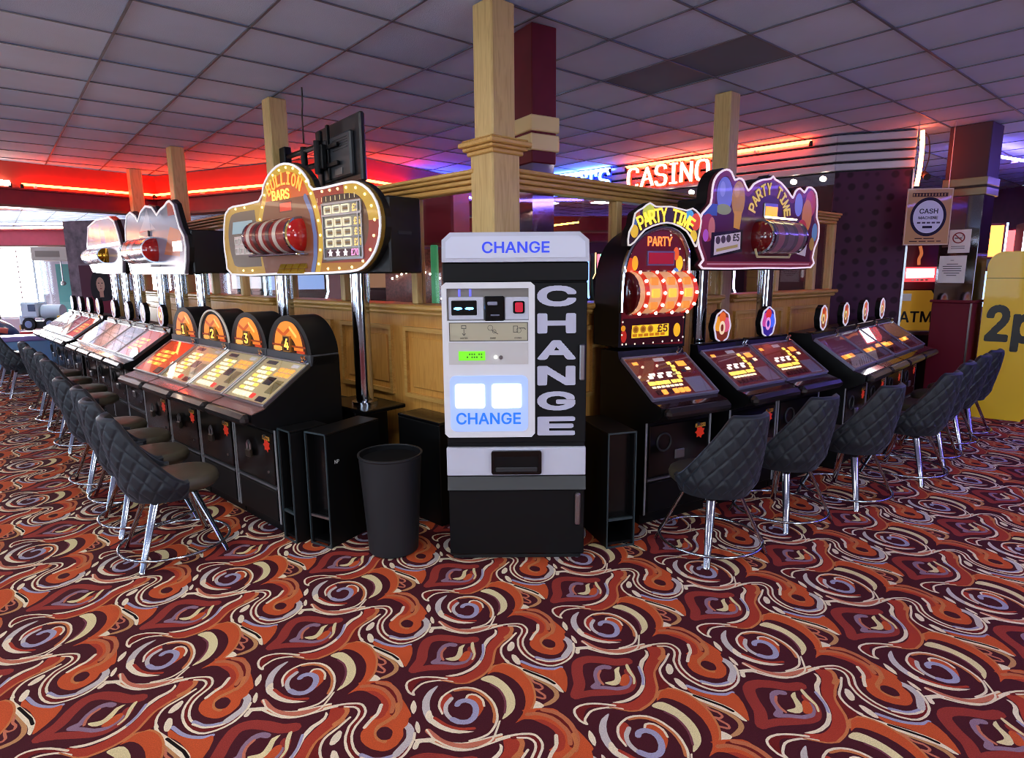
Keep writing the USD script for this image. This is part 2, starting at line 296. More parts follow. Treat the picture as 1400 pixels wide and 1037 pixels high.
for i in range(-34, 35):
    for j in range(-8, 36):
        c = CO + (i + .5) * CA + (j + .5) * CB
        if not (-12.5 < c[0] < 6.5 and -.6 < c[1] < 13): continue
        if c[1] > 1.6 and abs(c[0]) > .95 * c[1] + 2.4: continue
        v, f, col = near if np.hypot(*c) < 6 else far
        V.append(np.c_[v + CO + i * CA + j * CB, np.zeros(len(v))]); F.append(f + k); k += len(v); C.append(col)
g = usdkit.mesh(stage, '/World/floor', (np.vstack(V), np.vstack(F)), CARPET_MAT)
UsdGeom.PrimvarsAPI(g).CreatePrimvar('print', Sdf.ValueTypeNames.Color3fArray, 'uniform').Set(Vt.Vec3fArray.FromNumpy(np.vstack(C).astype(np.float32)))
cdata(g.GetPrim(), kind='structure', label='red, orange and maroon carpet woven with swirls, rosettes and lips')
CARPET_FAR = mat('carpet_far', '#7a2f2c', .95, vary=.5, vscale=3.0, spec=.1)
part('carpet_beyond', box(-16, 9, -5, 22, -.06, -.004), CARPET_FAR, g.GetPrim(), label='carpet beyond, where its pattern can no longer be told')

# ================================================================== CEILING
ceil = thing('ceiling', 'grey suspended ceiling of square tiles', 'ceiling', kind='structure'); ceil.ClearCustomDataByKey('category')
TILE = [mat('ceiling_tile', '#b9cff2', .8, bump=.25, bscale=170, vary=.05, vscale=2.), mat('ceiling_tile_b', '#b2c9ee', .8, bump=.25, bscale=170, vary=.06, vscale=2.), mat('ceiling_tile_c', '#bfd4f4', .8, bump=.25, bscale=170, vary=.05, vscale=2.)]
TILE_DARK = mat('ceiling_tile_dark', '#6a7488', .8, vary=.06, vscale=2.)
TBAR = mat('ceiling_bar', '#596070', .55)
ga = np.array([math.cos(math.radians(40.1)), math.sin(math.radians(40.1))]) * .6; gb = np.array([-ga[1], ga[0]]); gO = np.array([-1.98, 3.51])
cells = []
for a in range(-40, 41):
    for b in range(-40, 41):
        c = gO + (a + .5) * ga + (b + .5) * gb
        if -16 < c[0] < 9 and -5 < c[1] < 22: cells.append((a, b, c))
def seen(c): return c[1] > 1.5 and abs(c[0]) < .95 * c[1] + .5
cells.sort(key=lambda t: (not seen(t[2]), np.hypot(*t[2])))
LAMPS = {(-1, -1)} | {(a, b) for a, b, c in cells if (a % 4 == 3 and b % 4 == 3 and ((c[1] < 2.2 and abs(c[0]) < 6.3) or (c[1] < 6 and 3 < abs(c[0]) < 6.3 and abs(c[0]) > .95 * c[1] + .7)))}  # all but the upper-left one unseen, placed to light floor and machines
tb = trimesh.creation.box((.589, .589, .012)); tb.apply_transform(trimesh.transformations.rotation_matrix(math.radians(40.1), (0, 0, 1)))
rest = []; kk = 0
LAMP_AT = []
for a, b, c in cells:
    if (a, b) in LAMPS: LAMP_AT.append(c); continue
    m = tb.copy(); m.apply_transform(trimesh.transformations.rotation_matrix(RNG.normal() * .0035, (ga[0], ga[1], 0))); m.apply_translation((c[0], c[1], ZC + .011 + RNG.normal() * .0012))
    dark = (a, b) in ((5, -2), (5, -3)); kk += 1
    if kk <= 290 or dark: part('ceiling_tile', m, TILE_DARK if dark else TILE[int(RNG.integers(3))], ceil, smooth=False, label='darker grey replacement ceiling tile' if dark else None)
    else: rest.append(m)
part('tiles_beyond', rest, TILE[0], ceil, smooth=False, kind='stuff', label='ceiling tiles farther off')
bars = []
for q in range(-40, 42):
    for d0, d1 in ((ga, gb), (gb, ga)):
        p = gO + q * d1; u = d0 / .6
        bar = trimesh.creation.box((44, .015, .006)); bar.apply_transform(trimesh.transformations.rotation_matrix(math.atan2(u[1], u[0]), (0, 0, 1))); bar.apply_translation((p[0], p[1], ZC + .0))
        bars.append(bar)
part('grid_bars', bars, TBAR, ceil, smooth=False, label='slim bars of the ceiling grid')
part('slab', box(-16, 9, -5, 22, ZC + .03, ZC + .2), TBAR, ceil, smooth=False)
LAMPGLOW = glow('lamp_diffuser', (1., .96, .9), CEILING_LAMP, '#e8e8e8')
def ceiling_light(c, label, grp=None):
    t = thing('ceiling_light', label, 'light', (c[0], c[1], ZC), 40.1, group=grp)
    part('frame', trimesh.util.concatenate([box(-.297, .297, -.297, -.289, -.006, .012), box(-.297, .297, .289, .297, -.006, .012), box(-.297, -.289, -.289, .289, -.006, .012), box(.289, .297, -.289, .289, -.006, .012)]), mat('lamp_frame', '#c9c9c9', .4), t)
    part('diffuser', box(-.289, .289, -.289, .289, .0, .008), LAMPGLOW, t, smooth=False)
for c in LAMP_AT:
    ceiling_light(c, 'square white ceiling light in the tiles at the upper left' if abs(c[0] + 2.0) < .1 and abs(c[1] - 3.09) < .1 else 'unseen square ceiling light out of view, placed to light floor and machines', None if abs(c[0] + 2.0) < .1 and abs(c[1] - 3.09) < .1 else 'unseen ceiling lights out of view')
for i, (x, y) in enumerate([(-1.67, 18.8), (.71, 13.1), (1.92, 13.0), (.85, 17.4), (2.05, 18.6), (-.9, 15.5), (4.2, 14.5), (6.3, 11.5), (7.2, 14.5), (-9.5, 11.2), (-7.6, 12.4), (-12, 11.6)]):
    t = thing('round_ceiling_light', 'round white ceiling light in the hall behind the wooden partition', 'light', (x, y, ZC), group='round lights of the hall behind')
    part('rim', lathe([(.28, 0), (.31, 0), (.31, -.03), (.28, -.03), (.28, 0)]), mat('lamp_frame', '#c9c9c9', .4), t)
    part('diffuser', lathe([(0, -.005), (.28, -.005), (.28, -.025), (0, -.025)]), LAMPGLOW, t)

# ================================================================== WALLS
WALLP = mat('wall_far_paint', '#5d2a35', .6, vary=.2, vscale=1.)
solo('wall_far', box(-16, 9, 22, 22.15, 0, ZC), WALLP, kind='structure', smooth=False)
solo('wall_right', box(9, 9.15, -5, 22, 0, ZC), mat('wall_right_paint', '#4b1c2c', .6, vary=.2), kind='structure', smooth=False)
wl = sbox(-22, 0, 5, ZC); WL = [(-4.4, -2.2), (-1.0, 1.2), (2.4, 4.6)]
for a, b in WL: wl = wl.difference(sbox(a, .7, b, 2.45))
solo('wall_left', at(ext(affinity.scale(wl, -1, 1, origin=(0, 0)), 0, .15), (-16, 0, 0), 90), mat('wall_left_paint', '#8a6f70', .6), kind='structure', smooth=False)
wb = sbox(-16, 0, 9, ZC); WB = [(-15.0, -12.0), (-11.4, -8.4), (-6.2, -3.2), (2.8, 5.8)]
for a, b in WB: wb = wb.difference(sbox(a, .7, b, 2.45))
solo('wall_back', ext(wb, -5.15, -5.0), mat('wall_back_paint', '#8f8a88', .6), kind='structure', smooth=False)
DAY_UNSEEN = glow('daylight_pane', (.66, .83, 1.0), DAYLIGHT, '#ffffff')  # panes of the unseen windows behind the camera
def window(no, x0, x1, y, z0, z1, flip=1, mull=2, strength=None, rz=0):
    t = thing(f'window_{no}', 'bright window full of daylight', 'window', (-16 if rz else 0, 0, 0), rz, kind='structure'); t.ClearCustomDataByKey('category')  # also labels the unseen windows behind and left of the camera
    fr = [box(x0, x1, y - .04, y + .04, z0, z0 + .05), box(x0, x1, y - .04, y + .04, z1 - .05, z1), box(x0, x0 + .05, y - .04, y + .04, z0, z1), box(x1 - .05, x1, y - .04, y + .04, z0, z1)]
    part('window_frame', fr, mat('window_frame_white', '#d0d3d4', .4), t, smooth=False)
    w = (x1 - x0 - .1) / mull
    for k in range(mull): part('pane', box(x0 + .05 + k * w + .015, x0 + .05 + (k + 1) * w - .015, y - .006, y + .006, z0 + .05, z1 - .05), strength or DAY_UNSEEN, t, smooth=False)
for i, (a, b) in enumerate(WB): window(i + 1, a, b, -5.07, .7, 2.45)  # unseen windows behind the camera, placed to light the fronts coolly
for i, (a, b) in enumerate(WL): window(i + 10, -b, -a, .07, .7, 2.45, rz=90, strength=glow('daylight_pane_side', (.66, .84, 1.0), DAYLIGHT * 1.0, '#ffffff'))  # unseen windows in the left wall, placed to light stools and ceiling
# the left room's window wall and the fascias with their neon tubes
ww = sbox(-16, 0, -8.85, 2.56)
LW = [(-15.9, -13.1), (-13.0, -11.45), (-11.35, -10.25)]
for a, b in LW: ww = ww.difference(sbox(a, .62, b, 2.2))
solo('wall_window', ext(ww, 13.6, 13.75), mat('window_wall_paint', '#a7a3b4', .6), kind='structure', smooth=False)
DAY_UNSEEN2 = glow('daylight_pane_left', (.93, .97, 1.0), DAYLIGHT * 3.2, '#ffffff')
for i, (a, b) in enumerate(LW): window(i + 6, a, b, 13.66, .62, 2.2, strength=DAY_UNSEEN2)
FASCIA = mat('fascia_red', '#8a1620', .45, vary=.1)
FASCIA_P = mat('fascia_pink', '#b03a50', .5, vary=.08)
NEON_R = glow('neon_red', (1., .05, .012), RED_NEON * 2.0, '#ff6040')
NEON_O = glow('neon_orange', (1., .42, .16), RED_NEON * .9, '#ffd0a0')
NEON_B = glow('neon_blue', (.05, .09, 1.), BLUE_NEON * 1.5, '#5070ff')
NEON_V_UNSEEN = glow('neon_violet', (.22, .15, 1.), BLUE_NEON * .75, '#8080ff')  # for unseen tubes, placed to tint ceilings and stools violet
def seg_frame(p, q): d = np.array(q, float) - np.array(p, float); return np.hypot(*d), math.degrees(math.atan2(d[1], d[0]))
UPB = mat('fascia_upper', '#963024', .6)
def fascia(name, p, q, z0, z1, m, th=.25, kind='structure'):
    L, a = seg_frame(p, q)
    t = thing(name, 'red fascia hung under the ceiling', 'wall', (p[0], p[1], 0), a, kind=kind); t.ClearCustomDataByKey('category')
    part('board', box(0, L, 0, th, z0, z1), m, t, smooth=False)
    part('lip', box(0, L, -.09, th, z1, z1 + .02), m, t, smooth=False); part('bottom_trim', box(0, L, -.015, th, z0 - .03, z0), mat('fascia_trim', '#6a4434', .4), t, smooth=False)
    if name in ('wall_fascia_left', 'wall_fascia_middle', 'wall_fascia_inner'): part('upper_board', box(0, L, .0, .05, z1 + .02, ZC - .012), UPB, t, smooth=False)
    return t, L
def neon(p, q, z, label, m=NEON_R, r=.016, off=-.06, gap=.06, n=1, kind='neon_tube'):
    L, a = seg_frame(p, q)
    t = thing(kind, label, 'neon light', (p[0], p[1], z), a)
    for k in range(n): part('tube', tube([(gap, off, k * .075), (L / 2, off, k * .075), (L - gap, off, k * .075)], r), m, t)
    for x in np.arange(.2, L - .1, .8): part('holder', box(x - .012, x + .012, min(off - .01, 0), max(0, off + .01), -.035, -.012), mat('white_plastic', '#d9dbe4', .4), t, smooth=False)
    for x in (gap, L - gap): part('cap', cyl((x, off, 0), (x, off, -.05), .02, n=8), BLACK, t)
K1, K2, K3, K4 = (-9.7, 3.95), (-5.15, 9.25), (-1.95, 7.75), (-.55, 10.0)
for nm, a, b in (('wall_fascia_left', K1, K2), ('wall_fascia_middle', K2, K3), ('wall_fascia_inner', K3, K4)): fascia(nm, a, b, 2.44, 2.62, FASCIA)
KW = (K1[0] + .765 * (K2[0] - K1[0]), K1[1] + .765 * (K2[1] - K1[1])); neon(KW, K2, 2.69, 'red neon tube along the fascia at the far left'); neon(K1, KW, 2.69, 'thick warm white tube standing for a white glow at the left edge', glow('tube_white', (1., .8, .55), 14., '#fff0d8'), .035); neon(K2, K3, 2.69, 'red neon tube behind the dome-topped left sign'); neon(K3, (-1.35, 8.72), 2.69, 'red neon tube behind the bracketed television'); neon((-1.3, 8.8), K4, 2.69, 'blue neon tube on the fascia, placed for the blue wash on the ceiling', NEON_B)  # blue tube makes the ceiling's blue wash; white tube stands for a glow
fascia('wall_fascia_window', (-16, 13.3), (-8.9, 13.3), 2.2, 2.5, FASCIA_P)
neon((-15.9, 13.3), (-8.95, 13.3), 2.56, 'pair of orange neon tubes over the bright window wall', NEON_O, .02, n=2)
fascia('wall_fascia_hall', (-3.0, 12.4), (3.0, 12.4), 2.35, 2.6, FASCIA)
fascia('wall_fascia_unseen_rear', (-5.0, 17.5), (6.0, 17.5), 2.4, 2.6, FASCIA); neon((-4.9, 17.5), (5.9, 17.5), 2.67, 'unseen violet neon tube far back in the hall, placed to tint its ceiling', NEON_V_UNSEEN, .02)  # rear fascia and unseen violet tube, placed to tint the hall ceiling
fascia('wall_fascia_unseen_right', (6.6, 6.3), (6.6, -1.0), 2.44, 2.62, FASCIA); neon((6.6, 6.3), (6.6, -1.0), 2.69, 'unseen violet neon tube outside the picture, placed to tint ceiling and stools', NEON_V_UNSEEN, .02)  # unseen fascia and tube, placed to tint the right ceiling and stools
neon((-3.0, 12.4), (.4, 12.4), 2.66, 'pair of red neon tubes across the hall behind the partition', NEON_R, .016, n=2)
# silver slatted bulkhead under the ceiling on the right
SLAT = mat('silver_slat', '#b4afb8', .32, metal=.45)
def slats(name, p, q, label, z0=2.585, z1=2.972, n=4, back=.3):
    L, a = seg_frame(p, q)
    t = thing(name, label, 'bulkhead', (p[0], p[1], 0), a, kind='structure'); t.ClearCustomDataByKey('category')
    part('core', box(0, L, .035, back, z0, z1), mat('slat_gap', '#0a0a0c', .7), t, smooth=False)
    h = (z1 - z0) / n
    for k in range(n): part('slat', cbox(0, L, 0, .05, z0 + k * h + .012, z0 + (k + 1) * h - .012, .006), SLAT, t, smooth=False)
    return t
F4a, F4b, F5b = (.45, 9.72), (3.49, 6.87), (4.19, 6.63)
F4m = (1.32, 8.905)
slats('wall_bulkhead', F4a, F4m, 'silver slatted bulkhead behind the blue neon word', z0=2.70, n=3)
slats('wall_bulkhead', F4m, F4b, 'silver slatted bulkhead behind the red neon word')
slats('wall_header', F4b, F5b, 'silver slatted header over the purple pillar')
L4, a4 = seg_frame(F4a, F4b)
t = thing('trim_1', 'mirrored strip under the slats', 'trim', (*F4a, 0), a4, kind='structure'); t.ClearCustomDataByKey('category')
part('mirror', box(1.25, L4, .02, .06, 2.46, 2.58), mat('mirror_strip', '#c8c4c4', .06, metal=1.), t, smooth=False)
for k in range(9): part('bulb', sph((L4 - .12 - k * .31, 0, 2.53), .03, 1), glow('warm_bulb', (1., .85, .6), 9., '#fff0d0'), t)
L = np.hypot(.73, .78); 
solo('wall_maroon', at(box(2.3, L4 - .02, .08, .25, 0, 2.46), (*F4a, 0), a4), DRED, kind='structure', smooth=False)
# purple patterned pillar
n = {'tc': ('texture_coordinate', {}), 'v': ('voronoi_texture', {'scale': 7.5, 'randomness': .35}), 'r': ('rgb_ramp', {'ramp': [(.22, lin('#2a1222')), (.34, lin('#4a2540'))]}), 'p': ('principled_bsdf', {'roughness': .6, 'specular_ior_level': .2})}
PURPLE = usdkit.material(stage, '/World/Looks/purple_damask', n, [('tc.object', 'v.vector'), ('v.distance', 'r.fac'), ('r.color', 'p.base_color')], surface='p.BSDF')
Lp, ap = seg_frame(F4b, F5b)
t = thing('purple_pillar', 'wide pillar papered in dark purple damask at the end of the right-hand machines', 'pillar', (*F4b, 0), ap)
part('shaft', box(.005, Lp, .005, .55, 0, 2.58), PURPLE, t, smooth=False); part('edge_strip', box(Lp - .012, Lp + .008, -.008, .56, 0, 2.58), STEEL, t, smooth=False)

# ================================================================== PARTITION of the island: posts, rails, panels, glass
def post(x, y, side, rz, label, casing=None):
    t = thing('wooden_post', label, 'post', (x, y, 0), rz); h = side / 2
    part('shaft', cbox(-h, h, -h, h, 0, ZC - .002, .008), OAK, t)
    if casing:
        c = casing / 2
        part('casing', cbox(-c, c, -c, c, 0, 2.2, .008), OAK, t)
        for k, (e, z0, z1) in enumerate([(.015, 2.19, 2.215), (.032, 2.215, 2.235), (.05, 2.235, 2.262), (.035, 2.262, 2.275)]): part('capital_moulding', cbox(-c - e, c + e, -c - e, c + e, z0, z1, .006), OAK_H, t)
    return t
PM, PL1, PL2, PL3, PR1, PR2 = (-.085, 3.60), (-1.955, 5.40), (-3.80, 7.30), (-5.14, 8.74), (1.785, 5.34), (3.44, 6.67)
post(*PM, .165, 41, 'thick oak corner post with a moulded capital, rising behind the change machine', .2)
post(*PL1, .15, 42, 'oak post behind the largest left-hand sign, carrying the television bracket'); post(*PL2, .15, 45, 'oak post between the second and first signs from the left row'); post(*PL3, .15, 45, 'farthest oak post on the left, behind the mountain-topped sign')
post(*PR1, .15, 41, 'oak post on the right beside the red neon word')
def partition(p, q, label, mull, flip):
    L, a = seg_frame(p, q)
    t = thing('wooden_partition', label, 'partition', (p[0], p[1], 0), a); s = -1 if flip else 1          # the room lies on side s*y
    e = .1
    def yb(y0, y1): return (min(s * y0, s * y1), max(s * y0, s * y1))
    y0, y1 = yb(-.05, .04); part('lower_wall', box(e, L - e, y0, y1, 0, 1.30), OAK_P, t, smooth=False)
    npan = max(2, round(L / .85)); w = (L - 2 * e) / npan
    for k in range(npan):
        x0, x1 = e + k * w + .07, e + (k + 1) * w - .07
        for z0, z1 in ((.72, 1.2),):
            y0, y1 = yb(-.075, -.045)
            part('panel_moulding', ext(sbox(x0, z0, x1, z1).difference(sbox(x0 + .03, z0 + .03, x1 - .03, z1 - .03)), y0, y1), OAK_H, t, smooth=False)
            y0, y1 = yb(-.062, -.045); part('raised_panel', cbox(x0 + .07, x1 - .07, y0, y1, z0 + .07, z1 - .07, .01), OAK_P, t, smooth=False)
    y0, y1 = yb(-.13, .10); part('ledge', cbox(e, L - e, y0, y1, 1.315, 1.35, .01), OAK_H, t)
    y0, y1 = yb(-.10, .05); part('ledge_moulding', cbox(e, L - e, y0, y1, 1.28, 1.316, .012), OAK_H, t)
    for k, (d, z0, z1) in enumerate([(.05, 2.02, 2.05), (.065, 2.052, 2.078), (.085, 2.08, 2.102), (.10, 2.102, 2.125)]):
        y0, y1 = yb(-d, d * .7); part('top_rail', cbox(e - .02, L - e + .02, y0, y1, z0, z1, .006), OAK_H, t)
    xs = [e] + [e + (L - 2 * e) * m for m in mull] + [L - e]
    for k, x in enumerate(xs): y0, y1 = yb(-.045, .03); part('mullion', cbox(x - .03, x + .03, y0, y1, 1.35, 2.02, .005), OAK, t, smooth=False)
    for x0, x1 in zip(xs, xs[1:]): part('pane', box(x0 + .03, x1 - .03, -.003, .003, 1.35, 2.02), GLASS, t, smooth=False)
partition(PM, PL1, 'oak partition with glass above a ledge, left of the corner post', (.26, .63), True)
partition(PL1, PL2, 'oak partition with glass above a ledge, behind the black dome toppers and second sign', (.33, .66), True)
partition(PL2, PL3, 'oak partition with glass between the two farthest left posts', (.5,), True)
partition(PM, PR1, 'oak partition with glass above a ledge, right of the corner post', (.42, .7), False)
partition(PR1, PR2, 'oak partition with glass behind the party sign, ending at the purple pillar', (.42, .8), False)
def plinth(p, q, d0, d1, z, label):
    L, a = seg_frame(p, q)
    t = thing('black_plinth', label, 'plinth', (p[0], p[1], 0), a)
    part('front_board', cbox(0, L, min(d0, d1), max(d0, d1), .0, z - .02, .004), BLACK, t); part('top_board', cbox(-.005, L + .005, min(d0, d1) - .008, max(d0, d1), z - .02, z, .004), GLOSS, t)
plinth((-.26, 3.77), (-.56, 4.06), .26, .07, .66, 'low black plinth along the foot of the oak wall, left of the change machine')
# dark red column with its gold collar behind the corner post
t = thing('red_column', 'dark red boxed column with a cream collar, just behind the thick oak corner post', 'column', (.145, 3.98, 0), 32)
part('shaft', cbox(-.09, .09, -.115, .115, 2.20, ZC - .002, .006), mat('column_red', '#5c0f1a', .5, vary=.15, spec=.3), t)
MIRROR2 = mat('mirror_lilac', '#a79fae', .07, metal=1.)
for x0, x1, y0, y1 in ((-.08, .08, -.105, -.098), (-.08, .08, .098, .105), (-.08, -.073, -.098, .098), (.073, .08, -.098, .098)): part('mirror_panel', box(x0, x1, y0, y1, .9, 2.20), MIRROR2, t, smooth=False)
part('core', box(-.073, .073, -.098, .098, 0, 2.2), DRED, t, smooth=False)
CREAMC = mat('cream_collar', '#d8bd86', .3, coat=.3)
for z0, z1 in ((2.27, 2.365), (2.38, 2.47)): part('collar', cbox(-.105, .105, -.130, .130, z0, z1, .006), CREAMC, t)
# ================================================================== CHANGE MACHINE
CMB = mat('change_cabinet', '#08090c', .5, spec=.25)
CMW = mat('change_white', '#c9ccdc', .38); CMLET = mat('change_letter', '#c3c5dc', .4)
BLUE = glow('blue_letter', (.05, .09, .75), .55, '#2438c8')
t = thing('change_machine', 'tall black change machine with white letters down its front, standing before the corner post', 'change machine', (.02, 3.13, 0), 0)
xo = -.02
part('body', cbox(-.365, .365, .012, .315, .025, 1.60, .008), CMB, t)
part('base', cbox(-.35, .35, .03, .30, 0, .03, .004), RUBBER, t)
for x in (-.30, .30): part('foot', cyl((x, .05, 0), (x, .05, .03), .018), STEEL, t)
hd = Polygon([(-.366, 1.602), (-.364, 1.71), (-.322, 1.747), (.322, 1.747), (.368, 1.708), (.372, 1.602)])
h_ = part('header', ext(hd, -.02, .30), CMW, t); part('header_panel', ext(hd.buffer(-.02, join_style=2), -.026, -.018), mat('header_face', '#c8ccdf', .35, emit=.17), h_); part('header_lettering', text('CHANGE', .056, (.004, 1.673), -.026, .335), BLUE, h_)  # faint emission added to brighten the header panel
part('header_band', cbox(-.366, .368, -.012, .02, 1.505, 1.60, .006), CMB, t)
d_ = part('upper_door', cbox(-.36, .365, -.002, .02, .665, 1.50, .004), CMB, t)
# white surround with an opening, a faint bluish glow added to brighten it
pan = Polygon([(-.372, .72), (-.372, 1.485), (-.35, 1.502), (.078, 1.502), (.098, 1.485), (.098, .72), (.08, .70), (-.352, .70)])
WSUR = mat('surround', '#d6d6da', .35, emit=.12, ecol=(.8, .84, 1.))
part('surround', ext(pan.difference(sbox(-.347, 1.31, .067, 1.472)), -.022, 0), WSUR, t)
r_ = part('note_recess', box(-.347, .067, -.004, 0, 1.31, 1.472), mat('recess_grey', '#7f7a76', .5), t)
part('note_module', cbox(-.338, -.158, -.016, -.002, 1.315, 1.429, .004), CMW, r_); part('note_slot', cbox(-.324, -.195, -.02, -.012, 1.337, 1.412, .004), GLOSS, r_)
for x in (-.29, -.232): part('note_light', disc((x, 1.372), .022, .007, -.024, -.018), glow('blue_led', (.05, .3, 1.), 14.), r_)
for x in (-.283, -.228): part('note_glint', box(x - .006, x + .006, -.008, -.003, 1.432, 1.468), glow('blue_glint', (.15, .15, .9), 1.2), r_)  # blue glints of the note lights, painted as glowing strips
part('card_reader', cbox(-.158, -.055, -.03, 0, 1.309, 1.433, .006), GLOSS, r_); part('card_mouth', cbox(-.14, -.09, -.036, -.028, 1.388, 1.406, .003), mat('reader_grey', '#8a8ca4', .4), r_); part('card_slot', box(-.125, -.08, -.033, -.028, 1.335, 1.342), mat('reader_line', '#6a6c80', .4), r_)
part('coin_module', cbox(-.055, .067, -.016, -.002, 1.313, 1.428, .004), CMW, r_); part('coin_bezel', ext(rrect(-.012, .047, 1.345, 1.408, .01), -.022, -.012), GLOSS, r_); part('coin_entry', ext(rrect(-.002, .038, 1.352, 1.401, .008), -.026, -.02), mat('red_coin_entry', '#8e1626', .25, emit=.6, ecol=(.6, .02, .05)), r_)
pl = part('instruction_plate', ext(sbox(-.336, 1.207, .062, 1.301), -.026, -.02), mat('plate_steel', '#c4bfa4', .35, metal=.3), t)
INK = mat('ink_grey', '#565450', .6); NAVY = mat('ink_navy', '#1c1b3a', .5)
part('plate_border', ext(sbox(-.337, 1.206, .063, 1.302).difference(sbox(-.333, 1.21, .059, 1.298)), -.0275, -.0255), INK, pl)
for x, s in ((-.262, 'NOTES'), (-.115, 'CARD'), (.012, 'COINS')): part('plate_word', text(s, .008, (x, 1.222), -.0265, depth=.0015), INK, pl)
ring = lambda x, z, r, w: Point(x, z).buffer(r, quad_segs=5).difference(Point(x, z).buffer(r - w, quad_segs=5))
part('plate_icon', ext(unary_union([sbox(-.275, 1.27, -.25, 1.288).difference(sbox(-.272, 1.273, -.253, 1.285)), LineString([(-.262, 1.268), (-.262, 1.236)]).buffer(.0015), LineString([(-.27, 1.246), (-.262, 1.236), (-.254, 1.246)]).buffer(.0015)]), -.0275, -.0255), INK, pl)
part('plate_icon', ext(unary_union([ring(-.128, 1.274, .014, .002), ring(-.108, 1.256, .010, .002), LineString([(-.12, 1.262), (-.09, 1.243)]).buffer(.0015)]), -.0275, -.0255), INK, pl)
part('plate_icon', ext(unary_union([sbox(-.012, 1.25, .012, 1.284).difference(sbox(-.009, 1.253, .009, 1.281)), ring(.016, 1.26, .013, .002), LineString([(.02, 1.272), (.045, 1.272), (.05, 1.266)]).buffer(.002)]), -.0275, -.0255), INK, pl)
p2 = part('display_plate', ext(sbox(-.341, 1.086, .064, 1.199), -.0245, -.02), mat('plate_grey', '#cfcdcc', .4), t)
part('display', ext(sbox(-.291, 1.108, -.156, 1.155), -.0285, -.0235), glow('lcd_green', (.2, .9, .02), 1.05), p2); part('display_text', [box(-.25 + k * .012, -.243 + k * .012, -.0295, -.028, z, z + .008) for k in range(7) for z in (1.121, 1.136) if (k * 3 + int(z * 1000)) % 4], mat('lcd_ink', '#3f7d18', .5), p2)
part('status_lamp', disc((-.102, 1.124), .008, .008, -.031, -.024), glow('white_led', (1, 1, .9), 3.), p2); part('status_key', disc((-.076, 1.123), .010, .010, -.031, -.024), STEEL, p2)
bp = part('backlit_panel', ext(rrect(-.34, .062, .734, 1.028, .03), -.027, -.02), glow('backlit_blue', (.36, .48, .95), .75, '#7d8fc8'), t)
for x0, x1 in ((-.313, -.161), (-.124, .028)): part('lit_window', ext(rrect(x0, x1, .859, .985, .014), -.031, -.025), glow('lit_white', (1, 1, 1), 4.5, '#ffffff'), bp)
part('panel_lettering', text('CHANGE', .062, (-.143, .803), -.027, .335), glow('blue_letter_lit', (.02, .16, .85), .8, '#1f5fd0'), bp)
for ch, z0, z1 in (('C', 1.378, 1.483), ('H', 1.241, 1.344), ('A', 1.105, 1.206), ('N', .971, 1.073), ('G', .838, .939), ('E', .704, .805)): part('letter', heavy(text(ch, z1 - z0 - .010, (.210, (z0 + z1) / 2), -.002, .188, depth=.004), .0048), CMLET, d_)
def vhandle(x, z0, z1, nm, par): part(nm, [cbox(x - .014, x + .014, -.03, -.002, z0, z1, .006), cyl((x, -.033, z1 - .018), (x, -.026, z1 - .018), .008)], STEEL, par)
vhandle(.341, .999, 1.187, 'handle', d_)
b_ = part('payout_band', cbox(-.368, .366, -.012, .02, .487, .64, .004), CMW, t)
trc = rrect(-.132, .132, .498, .626, .012)
part('payout_tray', [ext(trc.difference(rrect(-.117, .117, .512, .614, .01)), -.03, -.011), prism([(-.026, .512), (-.012, .512), (-.012, .6)], -.117, .117), box(-.117, .117, -.0135, -.0125, .512, .614)], GLOSS, b_); part('tray_lip', cbox(-.11, .11, -.034, -.022, .512, .538, .005), DGREY, b_)
part('grey_shelf', prism([(-.03, .413), (-.012, .482), (.02, .482), (.02, .413)], -.366, .366), mat('shelf_grey', '#3c3e3f', .45), t)
l_ = part('lower_door', cbox(-.362, .362, -.006, .02, .04, .405, .005), CMB, t); vhandle(.325, .212, .39, 'handle', l_)

# ================================================================== CONSOLE SLOT MACHINES
SL0, SL1 = np.array([-.045, .792]), np.array([.255, .998]); SLD = (SL1 - SL0) / np.linalg.norm(SL1 - SL0); SLL = float(np.linalg.norm(SL1 - SL0)); SLN = np.array([-SLD[1], SLD[0]])
def slope(x0, x1, t0, t1, h0, h1, c=.0):
    "a block lying on the sloping playing field: x across, t up the slope in metres, h above it"
    m = cbox(x0, x1, t0, t1, h0, h1, c) if c else box(x0, x1, t0, t1, h0, h1); v = m.vertices
    yz = SL0 + v[:, 1:2] * SLD + v[:, 2:3] * SLN; m.vertices = np.c_[v[:, 0], yz]; return m
LY, LO, LC, LR, LD = glow('lamp_yellow', (1., .62, .10), 1.7, '#d8a030'), glow('lamp_orange', (1., .33, .05), 1.6, '#d86a20'), glow('lamp_cream', (1., .86, .55), 1.3, '#e8d8a0'), glow('lamp_red', (1., .05, .03), 1.1, '#a01818'), mat('lamp_dark', '#4a1a22', .3)
LG = mat('lamp_plate', '#86829c', .35, coat=.3); DIGIT = glow('digit_white', (1., .88, .8), 1.2, '#e0d0c8'); CARD = mat('paper_card', '#e4e2e4', .6)
FIELD = {'party': glow('field_maroon', (.25, .02, .03), .25, '#3a1018'), 'bullion': glow('field_beige', (.62, .52, .30), .42, '#9a8c62'), 'red': glow('field_red', (.9, .10, .02), .75, '#a83418'), 'grey': mat('field_grey', '#8a8c98', .18, coat=.5), 'brown': mat('field_brown', '#7d6a6c', .2, coat=.5), 'plum': glow('field_plum', (.22, .05, .07), .25, '#4d262e')}
LAYOUT = {}
